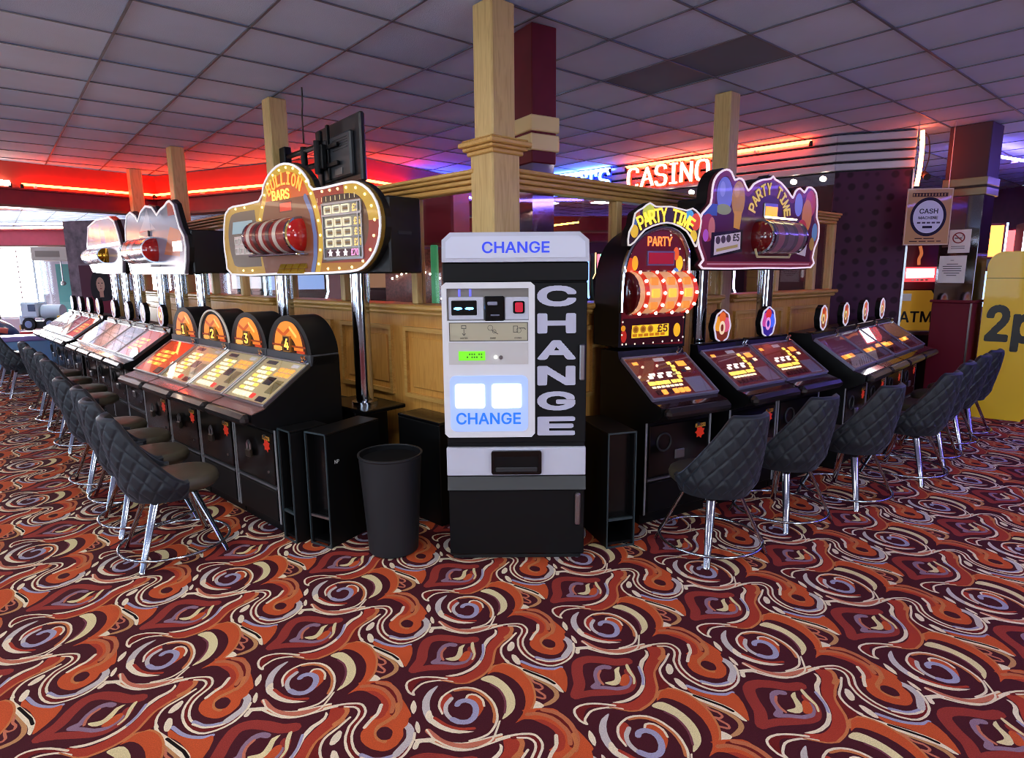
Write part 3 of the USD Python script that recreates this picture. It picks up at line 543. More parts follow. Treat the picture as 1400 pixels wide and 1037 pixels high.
LAYOUT['party'] = [(-.21, -.17, .30, .325, LO)] + [(-.15 + k * .07, -.105 + k * .07, .20, .215, DIGIT) for k in range(3)] + [(-.17 + k * .075, -.135 + k * .075, .17, .195, DIGIT) for k in range(3)] \
    + [(-.205 + k * .058, -.152 + k * .058, .115, .145, LY) for k in range(3)] + [(-.02 + k * .045, .018 + k * .045, .118, .145, LY) for k in range(2)] + [(-.2 + k * .036, -.172 + k * .036, .088, .104, LC) for k in range(7)] \
    + [(.055 + (k % 2) * .012, .085 + (k % 2) * .012, .15 + k * .032, .175 + k * .032, LY) for k in range(5)] + [(.13, .2, .255, .30, LO), (.12, .155, .20, .225, mat('lamp_blue', '#2a2c4c', .3)), (.17, .205, .215, .24, LC), (.09, .235, .02, .15, LG), (-.03, .055, .315, .345, CARD)]
LAYOUT['bullion'] = [(-.2 + c * .062, -.15 + c * .062, .085 + r * .036, .108 + r * .036, LC if (r + c) % 3 else LY) for c in range(3) for r in range(6)] + [(.02 + c * .062, .068 + c * .062, .23 + r * .04, .26 + r * .04, LO) for c in range(3) for r in range(2)] \
    + [(.0, .09, .15, .215, mat('lamp_black', '#17151a', .25)), (-.2, -.08, .315, .345, mat('lamp_slate', '#3c4046', .3)), (.11, .2, .02, .06, mat('lamp_black', '#17151a', .25)), (.12, .2, .09, .2, mat('lamp_olive', '#8d8050', .3)), (.11, .19, .318, .345, CARD)]
LAYOUT['red'] = [(-.2 + c * .07, -.14 + c * .07, .09 + r * .045, .118 + r * .045, LO if (r + c) % 2 else LY) for c in range(4) for r in range(4)] + [(.09, .2, .02, .08, mat('lamp_black', '#17151a', .25))]
LAYOUT['grey'] = [(-.2 + c * .1, -.12 + c * .1, .1 + r * .07, .14 + r * .07, mat('lamp_pale', '#a6a8b4', .25)) for c in range(4) for r in range(3)] + [(-.2, .05, .03, .06, mat('lamp_black', '#17151a', .25))]
LAYOUT['brown'] = [(-.2 + c * .1, -.12 + c * .1, .1 + r * .07, .14 + r * .07, mat('lamp_rose', '#a08486', .25)) for c in range(4) for r in range(3)] + [(.05, .2, .03, .06, mat('lamp_black', '#17151a', .25))]
LAYOUT['plum'] = [(-.17 + k * .09, -.1 + k * .09, .2, .213, mat('lamp_rose', '#a08486', .25)) for k in range(3)] + [(-.17 + k * .09, -.1 + k * .09, .23, .243, mat('lamp_rose', '#a08486', .25)) for k in range(3)] + [(-.19 + k * .085, -.115 + k * .085, .11, .15, LY if k % 2 else LO) for k in range(3)] + [(.1, .22, .03, .17, LG), (-.18, .06, .03, .08, LD), (.09, .2, .3, .33, mat('lamp_rose', '#a08486', .25))]
STRIP = {'pink': mat('deck_strip_pink', '#8f6660', .15, coat=.6), 'dark': mat('deck_strip_dark', '#2c1a20', .1, coat=.8), 'pale': mat('deck_strip_pale', '#a9aab2', .15, coat=.6)}
BADGE = {}
def console(name, label, loc, rz, w, field, strip, top=None, group=None, detail=True, padlock=False, sticker=True, buttons=None, back=.45):
    t = thing(name, label, 'slot machine', (*loc, 0), rz, group); h = w / 2 - .006
    prof = [(.03, 0), (.03, .06), (0, .062), (0, .65), (-.11, .695), (-.135, .72), (-.135, .762), (-.05, .786), (.262, 1.0), (.275, 1.055), (back, 1.055), (back, 0)]
    part('cabinet', prism(prof, -h, h), BLACK, t)
    rail = LineString([(-h + .03, 0), (h - .03, 0)])
    a = np.linspace(0, 2 * np.pi, 13)[:-1]; part('armrest', cbox(-h + .012, h - .012, -.188, -.125, .705, .768, .022), VINYL, t)
    part('deck_strip', prism([(-.13, .764), (-.048, .7875), (-.048, .7925), (-.13, .769)], -h + .006, h - .006), STRIP[strip], t, smooth=False)
    f_ = part('play_panel', slope(-h + .012, h - .012, 0, SLL, 0, .012, .003), FIELD[field], t, smooth=False)
    lay = LAYOUT[field]; k = w / .555
    if detail:
        for x0, x1, t0, t1, m in lay: part('award_lamp', slope(x0 * k, x1 * k, t0, t1, .01, .0165, .002), m, f_, smooth=False)
    else:
        by = {}
        for x0, x1, t0, t1, m in lay: by.setdefault(m.GetPath().name, (m, []))[1].append(slope(x0 * k, x1 * k, t0, t1, .01, .0165))
        for m, ms in by.values(): part('award_lamps', ms, m, f_, smooth=False, kind='stuff', label='small lamps of the play panel')
    for q, m in enumerate(buttons or []): part('button', slope((-.2 + q * .045) * k, (-.163 + q * .045) * k, .03, .068, .01, .022, .004), m, f_, smooth=False)
    fr = [slope(-h + .004, h - .004, -.008, .006, .0, .026, .003), slope(-h + .004, h - .004, SLL - .006, SLL + .006, 0, .026, .003), slope(-h + .002, -h + .014, -.006, SLL + .004, 0, .026, .003), slope(h - .014, h - .002, -.006, SLL + .004, 0, .026, .003)]
    part('glass_frame', fr, STEEL if strip != 'dark' else mat('frame_violet_grey', '#77738c', .3, metal=.2), t, smooth=False)
    part('glass', slope(-h + .014, h - .014, .006, SLL - .006, .021, .0235), COVER, t, smooth=False)
    part('latch', [slope(h - .085, h - .03, SLL - .012, SLL + .012, .02, .034, .003), cyl((h - .072, .25, 1.03), (h - .072, .235, 1.055), .008, n=8), cyl((h - .042, .25, 1.03), (h - .042, .235, 1.055), .008, n=8)], CHROME, t)
    for s in (-1, 1): part('trim_strip', box(s * (h - .008) - .006, s * (h - .008) + .006, -.006, .002, .07, .65), TRIM, t, smooth=False)
    dr = part('front_door', cbox(-h + .03, h - .03, -.010, .004, .31, .63, .004), GLOSS, t); part('door_bar', box(-h + .02, h - .02, -.014, .002, .285, .297), mat('dull_steel', '#6c6e74', .4, metal=.2), t, smooth=False)
    part('kick_panel', cbox(-h + .03, h - .03, -.008, .004, .08, .27, .004), BLACK, t)
    part('lock', [cyl((h - .12, -.018, .60), (h - .12, -.005, .60), .010, n=10)], STEEL, dr); part('lock', [cyl((h - .10, -.016, .38), (h - .10, -.005, .38), .009, n=10)], STEEL, dr)
    if padlock:
        part('padlock', [cbox(-.06 * k, .0, -.042, -.018, .44, .49, .006)], mat('padlock_body', '#4a4036', .35, metal=.7), dr); part('shackle', tube([(-.05 * k, -.03, .49), (-.05 * k, -.03, .525), (-.03 * k, -.03, .545), (-.01, -.03, .525), (-.01, -.03, .49)], .007, 6), STEEL, dr)
    else: part('cash_ring', tube([(-.13 + .055 * math.cos(q), -.014, .52 + .055 * math.sin(q)) for q in np.linspace(0, 2 * np.pi, 22)[:-1]], .006, 6, True), DGREY, dr); part('coin_slot', cbox(-.04, .04, -.022, -.008, .40, .46, .006), mat('coin_slot_grey', '#77757a', .35, metal=.6), dr)
    if sticker:
        st = Polygon([(.17 + (.042 if q % 2 else .028) * math.cos(q * math.pi / 7), .545 + (.042 if q % 2 else .028) * math.sin(q * math.pi / 7)) for q in range(14)])
        part('star_sticker', ext(st, -.0125, -.0095), glow('sticker_red', (.8, .05, .02), .25, '#c02414'), dr, smooth=False); part('sticker_banner', ext(sbox(.128, .578, .212, .602), -.0145, -.0120), mat('sticker_gold', '#d9a23c', .5), dr, smooth=False); part('sticker_word', text('JACKPOT', .016, (.170, .59), -.0142, .075, depth=.0012), mat('sticker_ink', '#5a1a0c', .6), dr, smooth=False)  # the star carries a faint glow of its own
    return t, h
DOMEPIC = [('#2a1206', Polygon([(-.185, 0)] + [(.185 * math.cos(a), .185 * math.sin(a)) for a in np.linspace(math.pi, 0, 25)]))]
def flat_print(name, layers, y, m, parent, **kw):
    "layers: (colour, polygon in (x, z)), later ones over earlier ones; cut so that nothing overlaps"
    top = Polygon(); out = []
    for col, g in reversed(layers):
        g = g.buffer(0); v = g.difference(top); top = top.union(g)
        for q in getattr(v, 'geoms', [v]):
            if q.geom_type != 'Polygon' or q.area < 1e-7: continue
            vv, ff = trimesh.creation.triangulate_polygon(q, engine='earcut'); a, b, c = (vv[ff[:, i]] for i in range(3)); s = (b[:, 0] - a[:, 0]) * (c[:, 1] - a[:, 1]) - (b[:, 1] - a[:, 1]) * (c[:, 0] - a[:, 0]); ff = ff.copy(); ff[s < 0] = ff[s < 0][:, ::-1]
            out.append((col, np.c_[vv[:, 0], np.full(len(vv), y), vv[:, 1]], ff))
    return colour_mesh(name, out, m, parent, **kw)
def dome(t, h, num, rim=False):
    W = .268; arch = Polygon([(-W, 0)] + [(W * math.cos(a), .245 * math.sin(a)) for a in np.linspace(math.pi, 0, 29)]); arch = affinity.translate(arch, 0, 1.05)
    d = part('dome', ext(arch, .262, .45), BLACK, t)
    inner = affinity.translate(Polygon([(-.215, 0.015)] + [(.215 * math.cos(a), .195 * math.sin(a) + .015) for a in np.linspace(math.pi, 0, 25)]), 0, 1.05)
    lay = [('#3a1808', inner), ('#f08a2c', inner.intersection(Point(0, 1.09).buffer(.175)).difference(Point(0, 1.06).buffer(.105))), ('#c4561a', LineString([(-.12, 1.20), (-.05, 1.17), (.02, 1.21)]).buffer(.012).intersection(inner)), ('#f6c45a', LineString([(.03, 1.22), (.1, 1.17)]).buffer(.010).intersection(inner)), ('#2a140a', Point(0, 1.06).buffer(.105).intersection(inner)), ('#e0b050', sbox(-.19, 1.07, -.08, 1.095).intersection(inner)), ('#e07a28', sbox(.07, 1.08, .18, 1.11).intersection(inner)), ('#b83a1c', sbox(.1, 1.066, .195, 1.082).intersection(inner)), ('#8a3814', LineString([(-.2, 1.105), (.2, 1.105)]).buffer(.006).intersection(inner))]
    flat_print('dome_picture', lay, .2605, PRINT_LIT, d)
    part('number_plate', ext(sbox(-.04, 1.07, .04, 1.165), .250, .262), BLACK, d, smooth=False); part('plate_rim', ext(sbox(-.043, 1.067, .043, 1.168).difference(sbox(-.036, 1.074, .036, 1.161)), .247, .262), mat('plate_brass', '#c08a40', .3, metal=.7), d, smooth=False)
    part('numeral', text(num, .07, (0, 1.117), .2495, depth=.003), glow('numeral_orange', (1., .40, .06), 2.2, '#f0a030'), d, smooth=False)
    if rim: part('dome_rim', ext(arch.difference(affinity.translate(Polygon([(-W + .012, -.01)] + [((W - .012) * math.cos(a), .233 * math.sin(a)) for a in np.linspace(math.pi, 0, 29)]), 0, 1.05)), .252, .266), mat('pale_rim', '#d8d2c4', .3), d)
    part('topper_skirt', cbox(-h, h, .250, .45, .998, 1.065, .004), mat('skirt_grey', '#3c3f45', .4), t)
BADGE_OUT = [(.078 * (1 + .035 * math.cos(8 * a)) * math.cos(a), .100 * (1 + .035 * math.cos(8 * a)) * math.sin(a)) for a in np.linspace(0, 2 * np.pi, 90)[:-1]]
def badge(t, pal, lit=True, z=1.165, s=1.):
    g = affinity.translate(affinity.scale(Polygon(BADGE_OUT), s, s), 0, z)
    b = part('topper_badge', ext(g, .285, .33), BLACK, t); part('badge_rim', ext(g.difference(g.buffer(-.008)), .277, .287), glow('badge_rim', (.8, .75, .9), .5, '#d0c8d8'), b)
    gi = g.buffer(-.008); c = Point(0, z - .01)
    flat_print('badge_picture', [(pal[0], gi), (pal[1], Point(-.035 * s, z + .02).buffer(.045 * s).intersection(gi)), (pal[2], Point(.035 * s, z + .01).buffer(.045 * s).intersection(gi)), (pal[3], Point(0, z + .055 * s).buffer(.032 * s).intersection(gi)), (pal[4], affinity.scale(c.buffer(.03 * s), 1, 1.4)), (pal[0], affinity.scale(c.buffer(.014 * s), 1, 1.6))], .2825, PRINT_LIT, b)
    part('badge_stalk', cbox(-.012, .012, .295, .32, 1.05, z - .08 * s, .003), BLACK, t); part('topper_shelf', cbox(-.25, .25, .27, .325, 1.045, 1.062, .004), GLOSS, t)
def at_row(c0, rz, i, w, right=False):
    a = math.radians(rz); u = np.array([math.cos(a), math.sin(a)]); c = np.array(c0) + u * w * ((i + .5) if right else -(i + .5)); return tuple(c)
WB1 = .555; CREAMB = [glow('button_cream', (1., .86, .6), .8, '#e6d9b0')] * 5 + [LR]
for i, num in enumerate('4321'):
    fld, det = ('bullion', 1) if i < 3 else ('red', 1)  # last machine's red field stands for neon reflected in its glass
    t, h = console('dome_top_slot_machine', ['black slot machine nearest on the left, its dome topper showing the numeral four', 'black slot machine second on the left, numeral three on its dome topper', 'black slot machine whose dome topper has a pale rim and the numeral two', 'black slot machine, panel coloured as a red neon reflection, numeral one on its dome'][i], at_row((-1.379, 3.471), -42, i, WB1), -42, WB1, fld, 'pink', padlock=True, buttons=CREAMB if fld == 'bullion' else None)
    dome(t, h, num, rim=(num == '2'))
P_OR = ('#8a3a18', '#f0b040', '#e07828', '#c83c1c', '#f8e0a0'); P_BL = ('#3a2a90', '#d04a9a', '#4a6af0', '#e03a3a', '#f0a0d8'); P_PK = ('#7a3020', '#f0a030', '#d85a78', '#e86a30', '#f8d8b0'); P_GR = ('#8a8078', '#c8b8a8', '#b09890', '#d8c8b0', '#e8e0d0')
ORD = ['nearest', 'second', 'third', 'farthest']
for i in range(4):
    t, h = console('badge_top_slot_machine', f'slot machine with oval badge topper, {ORD[i]} of four under the mountain-topped left sign', at_row((-3.40, 5.57), -45, i, .60), -45, .60, ['red', 'brown', 'grey', 'grey'][i], 'pale', padlock=False, sticker=False, detail=i < 2)
    badge(t, (P_OR, P_GR, P_GR, P_PK)[i])
for i in range(4):
    t, h = console('badge_top_slot_machine', f'slot machine with oval badge topper, {ORD[i]} of four under the farthest left sign', at_row((-5.30, 7.50), -45, i, .53), -45, .53, ['red', 'grey', 'grey', 'grey'][i], 'pale', sticker=False, detail=False)
    badge(t, (P_PK, P_OR, P_OR, P_GR)[i])
PB = [LD, LO, LD, LO, LO, LO]
tall, h = console('tall_slot_machine', 'tall slot machine with chrome arch, lit reels and balloon crest, right of the change machine', at_row((.791, 3.568), 28.5, 0, .555, True), 28.5, .555, 'party', 'dark', buttons=PB)
for i in range(2):
    t, h = console('badge_top_slot_machine', ('slot machine with an oval badge topper, just right of the tall arched machine', 'slot machine with a violet-lit badge topper, second to the right of the tall arched machine')[i], at_row((1.413, 3.908), 35, i, .555, True), 35, .555, 'party', 'dark', buttons=[LD] * 6, back=.335)
    badge(t, (P_PK, P_BL)[i], s=1.15)
for i in range(4):
    t, h = console('badge_top_slot_machine', f'slot machine with plum play panel, {ORD[i]} of four at the end of the right row', at_row((2.55, 4.615), 45, i, .56, True), 45, .56, 'plum', 'dark', detail=i < 2)
    badge(t, (P_OR, P_OR, P_PK, P_OR)[i])
# ------------------------------------------------------------------ the tall machine's upper cabinet (local frame of the machine, x measured from its left edge)
def px_(P, dx=-.2775): return [(x + dx, z) for x, z in P]
M1OUT = px_([(-.003, 1.082), (-.004, 1.346), (.004, 1.475), (.024, 1.604), (.08, 1.713), (.172, 1.788), (.281, 1.827), (.38, 1.83), (.468, 1.786), (.532, 1.701), (.552, 1.604), (.555, 1.466), (.555, 1.326), (.553, 1.268), (.55, 1.056)])
M1WING = px_([(.027, 1.703), (.031, 1.785), (.059, 1.83), (.074, 1.898), (.132, 1.931), (.19, 1.965), (.239, 1.945), (.362, 1.95), (.491, 1.932), (.542, 1.947), (.603, 1.914), (.626, 1.867), (.611, 1.779), (.589, 1.702), (.561, 1.721), (.498, 1.796), (.38, 1.84), (.28, 1.837), (.16, 1.797), (.079, 1.722)])
up = Polygon(smoothline(M1OUT[1:-1], 4)).union(Polygon(M1OUT)).buffer(0); FY = .262
U = part('upper_cabinet', ext(up, FY, .52), BLACK, tall)
face = up.buffer(-.018)
bulbs = [Point(x, z).buffer(.007, quad_segs=2) for x, z in [(-.25, 1.1), (-.22, 1.1), (-.15, 1.098), (-.08, 1.098), (0, 1.098), (.08, 1.1), (.16, 1.1), (.22, 1.1), (.255, 1.12), (-.255, 1.16), (.255, 1.25), (-.25, 1.24), (.24, 1.62), (-.235, 1.6), (-.2, 1.66), (.2, 1.69), (-.09, 1.775), (.12, 1.775), (-.17, 1.735)]]
lay = [('#571019', face), ('#2a0a12', Polygon(px_([(.03, 1.26), (.53, 1.26), (.53, 1.09), (.03, 1.09)])).intersection(face)), ('#d84a20', affinity.scale(Point(-.2, 1.58).buffer(.035), 1, 1.5)), ('#f0a828', affinity.scale(Point(-.165, 1.60).buffer(.03), .8, 1.5)), ('#f2c22c', affinity.scale(Point(.2, 1.6).buffer(.03), 1, 1.6)), ('#e8602a', affinity.scale(Point(.17, 1.66).buffer(.03), .8, 1.4)), ('#4a7ac8', Point(.17, 1.545).buffer(.026)), ('#f0b428', affinity.scale(Point(.20, 1.17).buffer(.03), 1, 1.5)), ('#b82a20', affinity.scale(Point(-.24, 1.15).buffer(.022), 1, 1.8)), ('#e89a28', Point(-.245, 1.20).buffer(.018)), ('#f8d030', Polygon([(-.18, 1.135), (.13, 1.135), (.128, 1.215), (-.175, 1.215)])), ('#b07a28', unary_union([Point(-.145 + k * .06, 1.188).buffer(.024) for k in range(3)])), ('#8a5410', unary_union([Point(-.145 + k * .06, 1.188).buffer(.014) for k in range(3)])), ('#c07818', unary_union([sbox(-.17 + k * .046, 1.142, -.134 + k * .046, 1.16) for k in range(6)]))]
lay += [('#fff4d8', unary_union(bulbs))]
flat_print('face_picture', lay, FY - .0015, PRINT_LIT, U)
part('panel_text', text('£5', .05, (.075, 1.188), FY - .002, .085, depth=.002), mat('ink_brown', '#6a2c10', .5), U, smooth=False)
part('script_word', text('PARTY', .06, (.03, 1.735), FY - .002, .2, depth=.004), glow('script_orange', (1., .22, .04), 1.4, '#f06a20'), U, smooth=False)
sc = part('score_screen', ext(sbox(-.075, 1.585, .148, 1.675), FY - .012, FY), STEEL, U, smooth=False); part('screen_glass', ext(sbox(-.065, 1.595, .138, 1.665), FY - .015, FY - .011), glow('screen_red', (.35, .005, .02), .8, '#4a0c14'), sc, smooth=False)
arc = LineString(smoothline([(-.272, 1.30), (-.268, 1.475), (-.248, 1.604), (-.195, 1.705), (-.105, 1.775), (0, 1.812), (.1, 1.812), (.19, 1.775), (.25, 1.69), (.27, 1.6), (.272, 1.45)], 4))
part('chrome_arch', tube([(x, FY - .012, z) for x, z in arc.coords], .016, 8), CHROME, U)
REELY, REELO = glow('reel_yellow', (1., .6, .08), .75, '#d8a030'), glow('reel_orange_lit', (1., .35, .06), .6, '#d07028')
# drum of three reels with red rings of bulbs
drum_y = FY + .02; DR = .138; zc = 1.417
D = part('reel_drum', cyl((-.215, drum_y, zc), (.262, drum_y, zc), DR - .006, n=36), glow('reel_paper', (1., .48, .25), .38, '#e0a070'), U)
for x in (-.155, -.02, .115, .245): part('reel_ring', cyl((x - .016, drum_y, zc), (x + .016, drum_y, zc), DR, n=36), glow('ring_red', (.9, .05, .02), .4, '#b42418'), D)
for x in (-.155, -.02, .115, .245):
    for q in range(5): a = math.radians(-150 + q * 30 - 60 + 30); part('reel_bulb', sph((x, drum_y + (DR + .004) * math.sin(math.radians(-90 + (q - 2) * 32)), zc + (DR + .004) * math.cos(math.radians(90 - (q - 2) * 32))), .0105, 1), glow('bulb_warm', (1., .8, .6), 9., '#fff4e0'), D)
for x in (-.088, .048, .18):
    for q, c in ((-32, REELO), (0, REELY), (30, REELO)):
        a = math.radians(q); part('reel_symbol', at(cbox(x - .034, x + .034, drum_y - DR * math.cos(a) - .003, drum_y - DR * math.cos(a) + .012, zc + DR * math.sin(a) - .028, zc + DR * math.sin(a) + .028, .008)), c, D)
part('drum_cap', sph((-.217, drum_y, zc), DR * .98, 3, (1, 1, 1)).apply_transform(np.diag([.28, 1, 1, 1])).apply_translation((-.217 * .72, 0, 0)), mat('drum_cap_red', '#5a0d14', .15, coat=.6), U)
wg = Polygon(smoothline(M1WING, 2, True)).buffer(0)
W = part('balloon_crest', ext(wg, FY - .03, FY + .03), BLACK, tall); part('crest_rim', ext(wg.difference(wg.buffer(-.009)), FY - .036, FY - .028), glow('crest_rim', (.85, .8, .75), .5, '#e0d8d0'), W)
wi = wg.buffer(-.009)
lay = [('#2c1a1c', wi), ('#3c5a9a', affinity.scale(Point(-.215, 1.85).buffer(.04), .9, 1.1)), ('#b8c03a', Point(-.09, 1.905).buffer(.05)), ('#4a9ad0', Point(.245, 1.9).buffer(.034)), ('#d8482c', affinity.scale(Point(.3, 1.86).buffer(.045), .9, 1.2)), ('#e0b428', affinity.scale(Point(-.2, 1.79).buffer(.03), 1, 1.3)), ('#e8c030', affinity.scale(Point(.285, 1.77).buffer(.03), 1, 1.3)), ('#8a4418', affinity.scale(Point(-.18, 1.9).buffer(.02), 1, 1.3))]
flat_print('crest_picture', [(c, g.intersection(wi)) for c, g in lay], FY - .0305, PRINT_LIT, W)
def arc_text(s, h, cx, cz, r, a0, a1, y, m, par, name='letter', w=None, sx=1., sz=1.):
    for k, ch in enumerate(s):
        if ch == ' ': continue
        a = math.radians(a0 + (a1 - a0) * k / (len(s) - 1)); part(name, text(ch, h, (cx + sx * r * math.cos(a), cz + sz * r * math.sin(a)), y, None if ch == 'I' else w, depth=.004, rot=math.degrees(a) - 90), m, par, smooth=False)
YEL = glow('letter_yellow', (1., .72, .06), 1.0, '#f0c030')
arc_text('PARTY TIME', .085, .05, 1.46, .435, 118, 62, FY - .033, YEL, W, w=.05)

# ================================================================== OVERHEAD SIGNS on chrome posts
SIGN_BLACK = mat('sign_box', '#0c0c0e', .45)
def rimmed(S, name, g, y, m, w=.012, rim=None, th=.03):
    f = part(name, ext(g, y, y + th), m, S); part('edge_trim', ext(g.difference(g.buffer(-w)), y - .006, y + .004), rim or glow('edge_white', (.9, .9, .95), .35, '#dfdfe4'), f); return f
def posts(S, xs, y, z0, z1, base=None):
    for x in xs:
        p = part('chrome_post', cyl((x, y, z0), (x, y, z1), .058, n=28), CHROME, S); part('post_collar', lathe([(.058, 0), (.085, 0), (.085, .018), (.058, .024), (.058, 0)]).apply_translation((x, y, z0)), CHROME, p)
def drum(S, x0, x1, z, r, y, m, strips, cap, capend, clear=True):
    d = part('reel_drum', cyl((x0, y, z), (x1, y, z), r, n=36), m, S)
    L = x1 - x0
    for k, (f0, f1, mm) in enumerate(strips): part('reel_strip', cyl((x0 + f0 * L, y, z), (x0 + f1 * L, y, z), r + .002, n=36), mm, d)
    for e, sg in ((x0, -1), (x1, 1)):
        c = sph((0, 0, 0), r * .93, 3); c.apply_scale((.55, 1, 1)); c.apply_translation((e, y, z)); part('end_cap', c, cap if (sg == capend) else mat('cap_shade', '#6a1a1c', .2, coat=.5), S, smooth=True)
        part('cap_ring', cyl((e - .012, y, z), (e + .012, y, z), r * 1.03, n=36), CHROME, S)
    return d
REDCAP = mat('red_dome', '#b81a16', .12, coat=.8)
# --- sign 1: the gold and red sign over the dome-topped machines; x = -u of the traced plane
def neg(P): return [(-x, z) for x, z in P]
S = thing('overhead_sign', 'large gold and red sign reading BULLION BARS over the dome-topped machines', 'sign', (-1.10, 3.97, 0), -42)
o1 = Polygon(smoothline(neg([(1.509, 1.545), (1.597, 1.664), (1.607, 1.836), (1.554, 2.002), (1.496, 2.045), (1.395, 2.073), (.972, 2.08), (.896, 2.168), (.804, 2.242), (.68, 2.287), (.567, 2.295), (.444, 2.269), (.346, 2.219), (.27, 2.151), (.226, 2.096), (-.027, 2.097), (-.161, 2.1), (-.273, 2.089), (-.378, 2.04), (-.452, 1.965), (-.484, 1.872), (-.47, 1.765), (-.417, 1.674), (-.33, 1.604), (-.228, 1.565), (-.033, 1.554), (.207, 1.549), (.8, 1.547)]), 2, True)).buffer(0)
part('back_box', cbox(-1.45, .47, .055, .30, 1.55, 2.0, .01), SIGN_BLACK, S); part('box_vent', box(.468, .474, .12, .22, 1.78, 1.80), DGREY, S, smooth=False)
part('sign_back', ext(o1.buffer(.006), .02, .06), SIGN_BLACK, S)
GOLD = '#b08a2c'
rb = Polygon(smoothline(neg([(.119, 2.036), (-.169, 2.032), (-.28, 2.003), (-.343, 1.935), (-.363, 1.848), (-.342, 1.755), (-.281, 1.686), (-.206, 1.647), (.166, 1.62)]), 3, False)).buffer(0)
lb = Polygon(smoothline(neg([(1.05, 2.02), (1.38, 2.015), (1.47, 1.97), (1.515, 1.87), (1.51, 1.76), (1.47, 1.66), (1.40, 1.61), (1.0, 1.61)]), 3, False)).buffer(0)
archl = LineString(smoothline(neg([(1.02, 1.80), (.985, 1.92), (.902, 2.065), (.849, 2.145), (.747, 2.227), (.57, 2.262), (.43, 2.235), (.319, 2.165), (.248, 2.056), (.196, 1.932), (.169, 1.811), (.183, 1.69), (.231, 1.559)]), 4))
archin = Polygon(list(archl.coords) + [(-.95, 1.56)])
F = rimmed(S, 'sign_face', o1, -.01, mat('sign_base', '#8a6a28', .3), .014)
half = sbox(-3, 1.83, 3, 3)
lay = [('#8c2a18', o1.buffer(-.014)), ('#c0982e', o1.buffer(-.014).intersection(sbox(.1, 1.86, .6, 2.2)).difference(sbox(-.3, 1.9, .12, 2.2))), ('#b58c2a', o1.buffer(-.014).intersection(sbox(-1.7, 1.5, -.95, 2.3))), ('#a8701e', o1.buffer(-.014).intersection(sbox(-.2, 1.5, .35, 1.62))), ('#5c3a20', rb), ('#5a5044', lb), ('#2b1d14', rb.intersection(sbox(-.2, 1.995, .4, 2.04))), ('#6e6a62', Polygon(neg([(.132, 1.996), (-.293, 1.99), (-.291, 1.641), (.116, 1.632)]))), ('#8a8478', Polygon(neg([(.115, 1.985), (-.28, 1.98), (-.278, 1.652), (.10, 1.642)]))), ('#c8571c', archin.intersection(o1.buffer(-.014)).intersection(sbox(-2, 2.06, 2, 3))), ('#6d3c24', archin.intersection(o1).intersection(sbox(-2, 1.5, 2, 2.06))), ('#5c6c9c', LineString(neg([(.33, 2.05), (.265, 1.95), (.235, 1.8), (.25, 1.66), (.29, 1.57)])).buffer(.022)), ('#c8a032', archl.buffer(.027).intersection(o1.buffer(-.01))), ('#d8341c', sbox(-.688, 1.972, -.505, 2.043)), ('#5a1c14', sbox(-.688, 1.972, -.505, 2.043).difference(sbox(-.675, 1.98, -.518, 2.035))), ('#42202a', Polygon(neg([(.063 + .05, 1.70), (-.255, 1.702), (-.255, 1.66), (.113, 1.656)])))]
lay += [('#8fb0b8', Polygon(neg([(1.10, 1.95), (1.42, 1.95), (1.45, 1.86), (1.10, 1.86)]))), ('#b9a9a4', Polygon(neg([(1.10, 1.84), (1.42, 1.84), (1.42, 1.70), (1.10, 1.70)])))]  # pale panels hold the bluish reflection on the sign's left side
lay += [('#e8d8a0', unary_union([sbox(-.19 + .052 * k, 2.002, -.183 + .052 * k, 2.03) for k in range(9)]))]
flat_print('sign_print', lay, -.0105, PRINT_DIM, F)
CRM = glow('frame_cream', (1., .9, .65), .35, '#e8deb8'); PRC = glow('price_gold', (1., .75, .3), .5, '#e0b860')
for r, (zz, xx) in enumerate([(1.946, -.064), (1.867, -.051), (1.805, -.05), (1.742, -.056)]):
    for k in range(3):
        x = xx + k * .098; g = rrect(x - .042, x + .042, zz - .026, zz + .026, .006)
        b = part('award_frame', ext(g.difference(g.buffer(-.009)), -.018, -.010), CRM, F, smooth=False); part('award_bar', ext(rrect(x - .026, x + .026, zz - .006, zz + .006, .004), -.016, -.0105), mat('bar_brown', '#8a6a3c', .4), b, smooth=False)
    part('price', text(('£2', '£4', '£8', '£20')[r], .045, (xx + .30, zz), -.010, .07, depth=.004), PRC, F, smooth=False)
for k in range(3):
    x = -.06 + k * .085; part('star', ext(Polygon([(x + (.024 if q % 2 == 0 else .0105) * math.sin(q * math.pi / 5), 1.68 + (.024 if q % 2 == 0 else .0105) * math.cos(q * math.pi / 5)) for q in range(10)]), -.017, -.0105), glow('star_white', (1., .9, .9), .8, '#f0e4e8'), F, smooth=False)
part('price', text('£70', .042, (.21, 1.682), -.010, .08, depth=.004), glow('price_pink', (1., .4, .7), .6, '#e08ac0'), F, smooth=False)
for k in range(3): part('frame_bar', box(-.13 + .0, .295, -.018, -.01, 1.772 + (k - 1) * .063 + .0, 1.777 + (k - 1) * .063), STEEL, F, smooth=False)
for x in (-.125, .265, .30): part('frame_post', box(x - .006, x + .006, -.02, -.01, 1.645, 1.985), STEEL, F, smooth=False)
for z0, z1 in ((1.906, 1.92), (1.64, 1.652), (1.976, 1.988)): part('frame_rail', box(-.13, .305, -.023, -.01, z0, z1), STEEL, F, smooth=False)
for r in range(2):
    for k in range(3): x, zz = -1.37 + k * .085, 1.80 - r * .07; g = rrect(x - .036, x + .036, zz - .024, zz + .024, .006); part('award_frame', ext(g.difference(g.buffer(-.008)), -.018, -.010), mat('frame_pale', '#d8d4cc', .3), F, smooth=False)
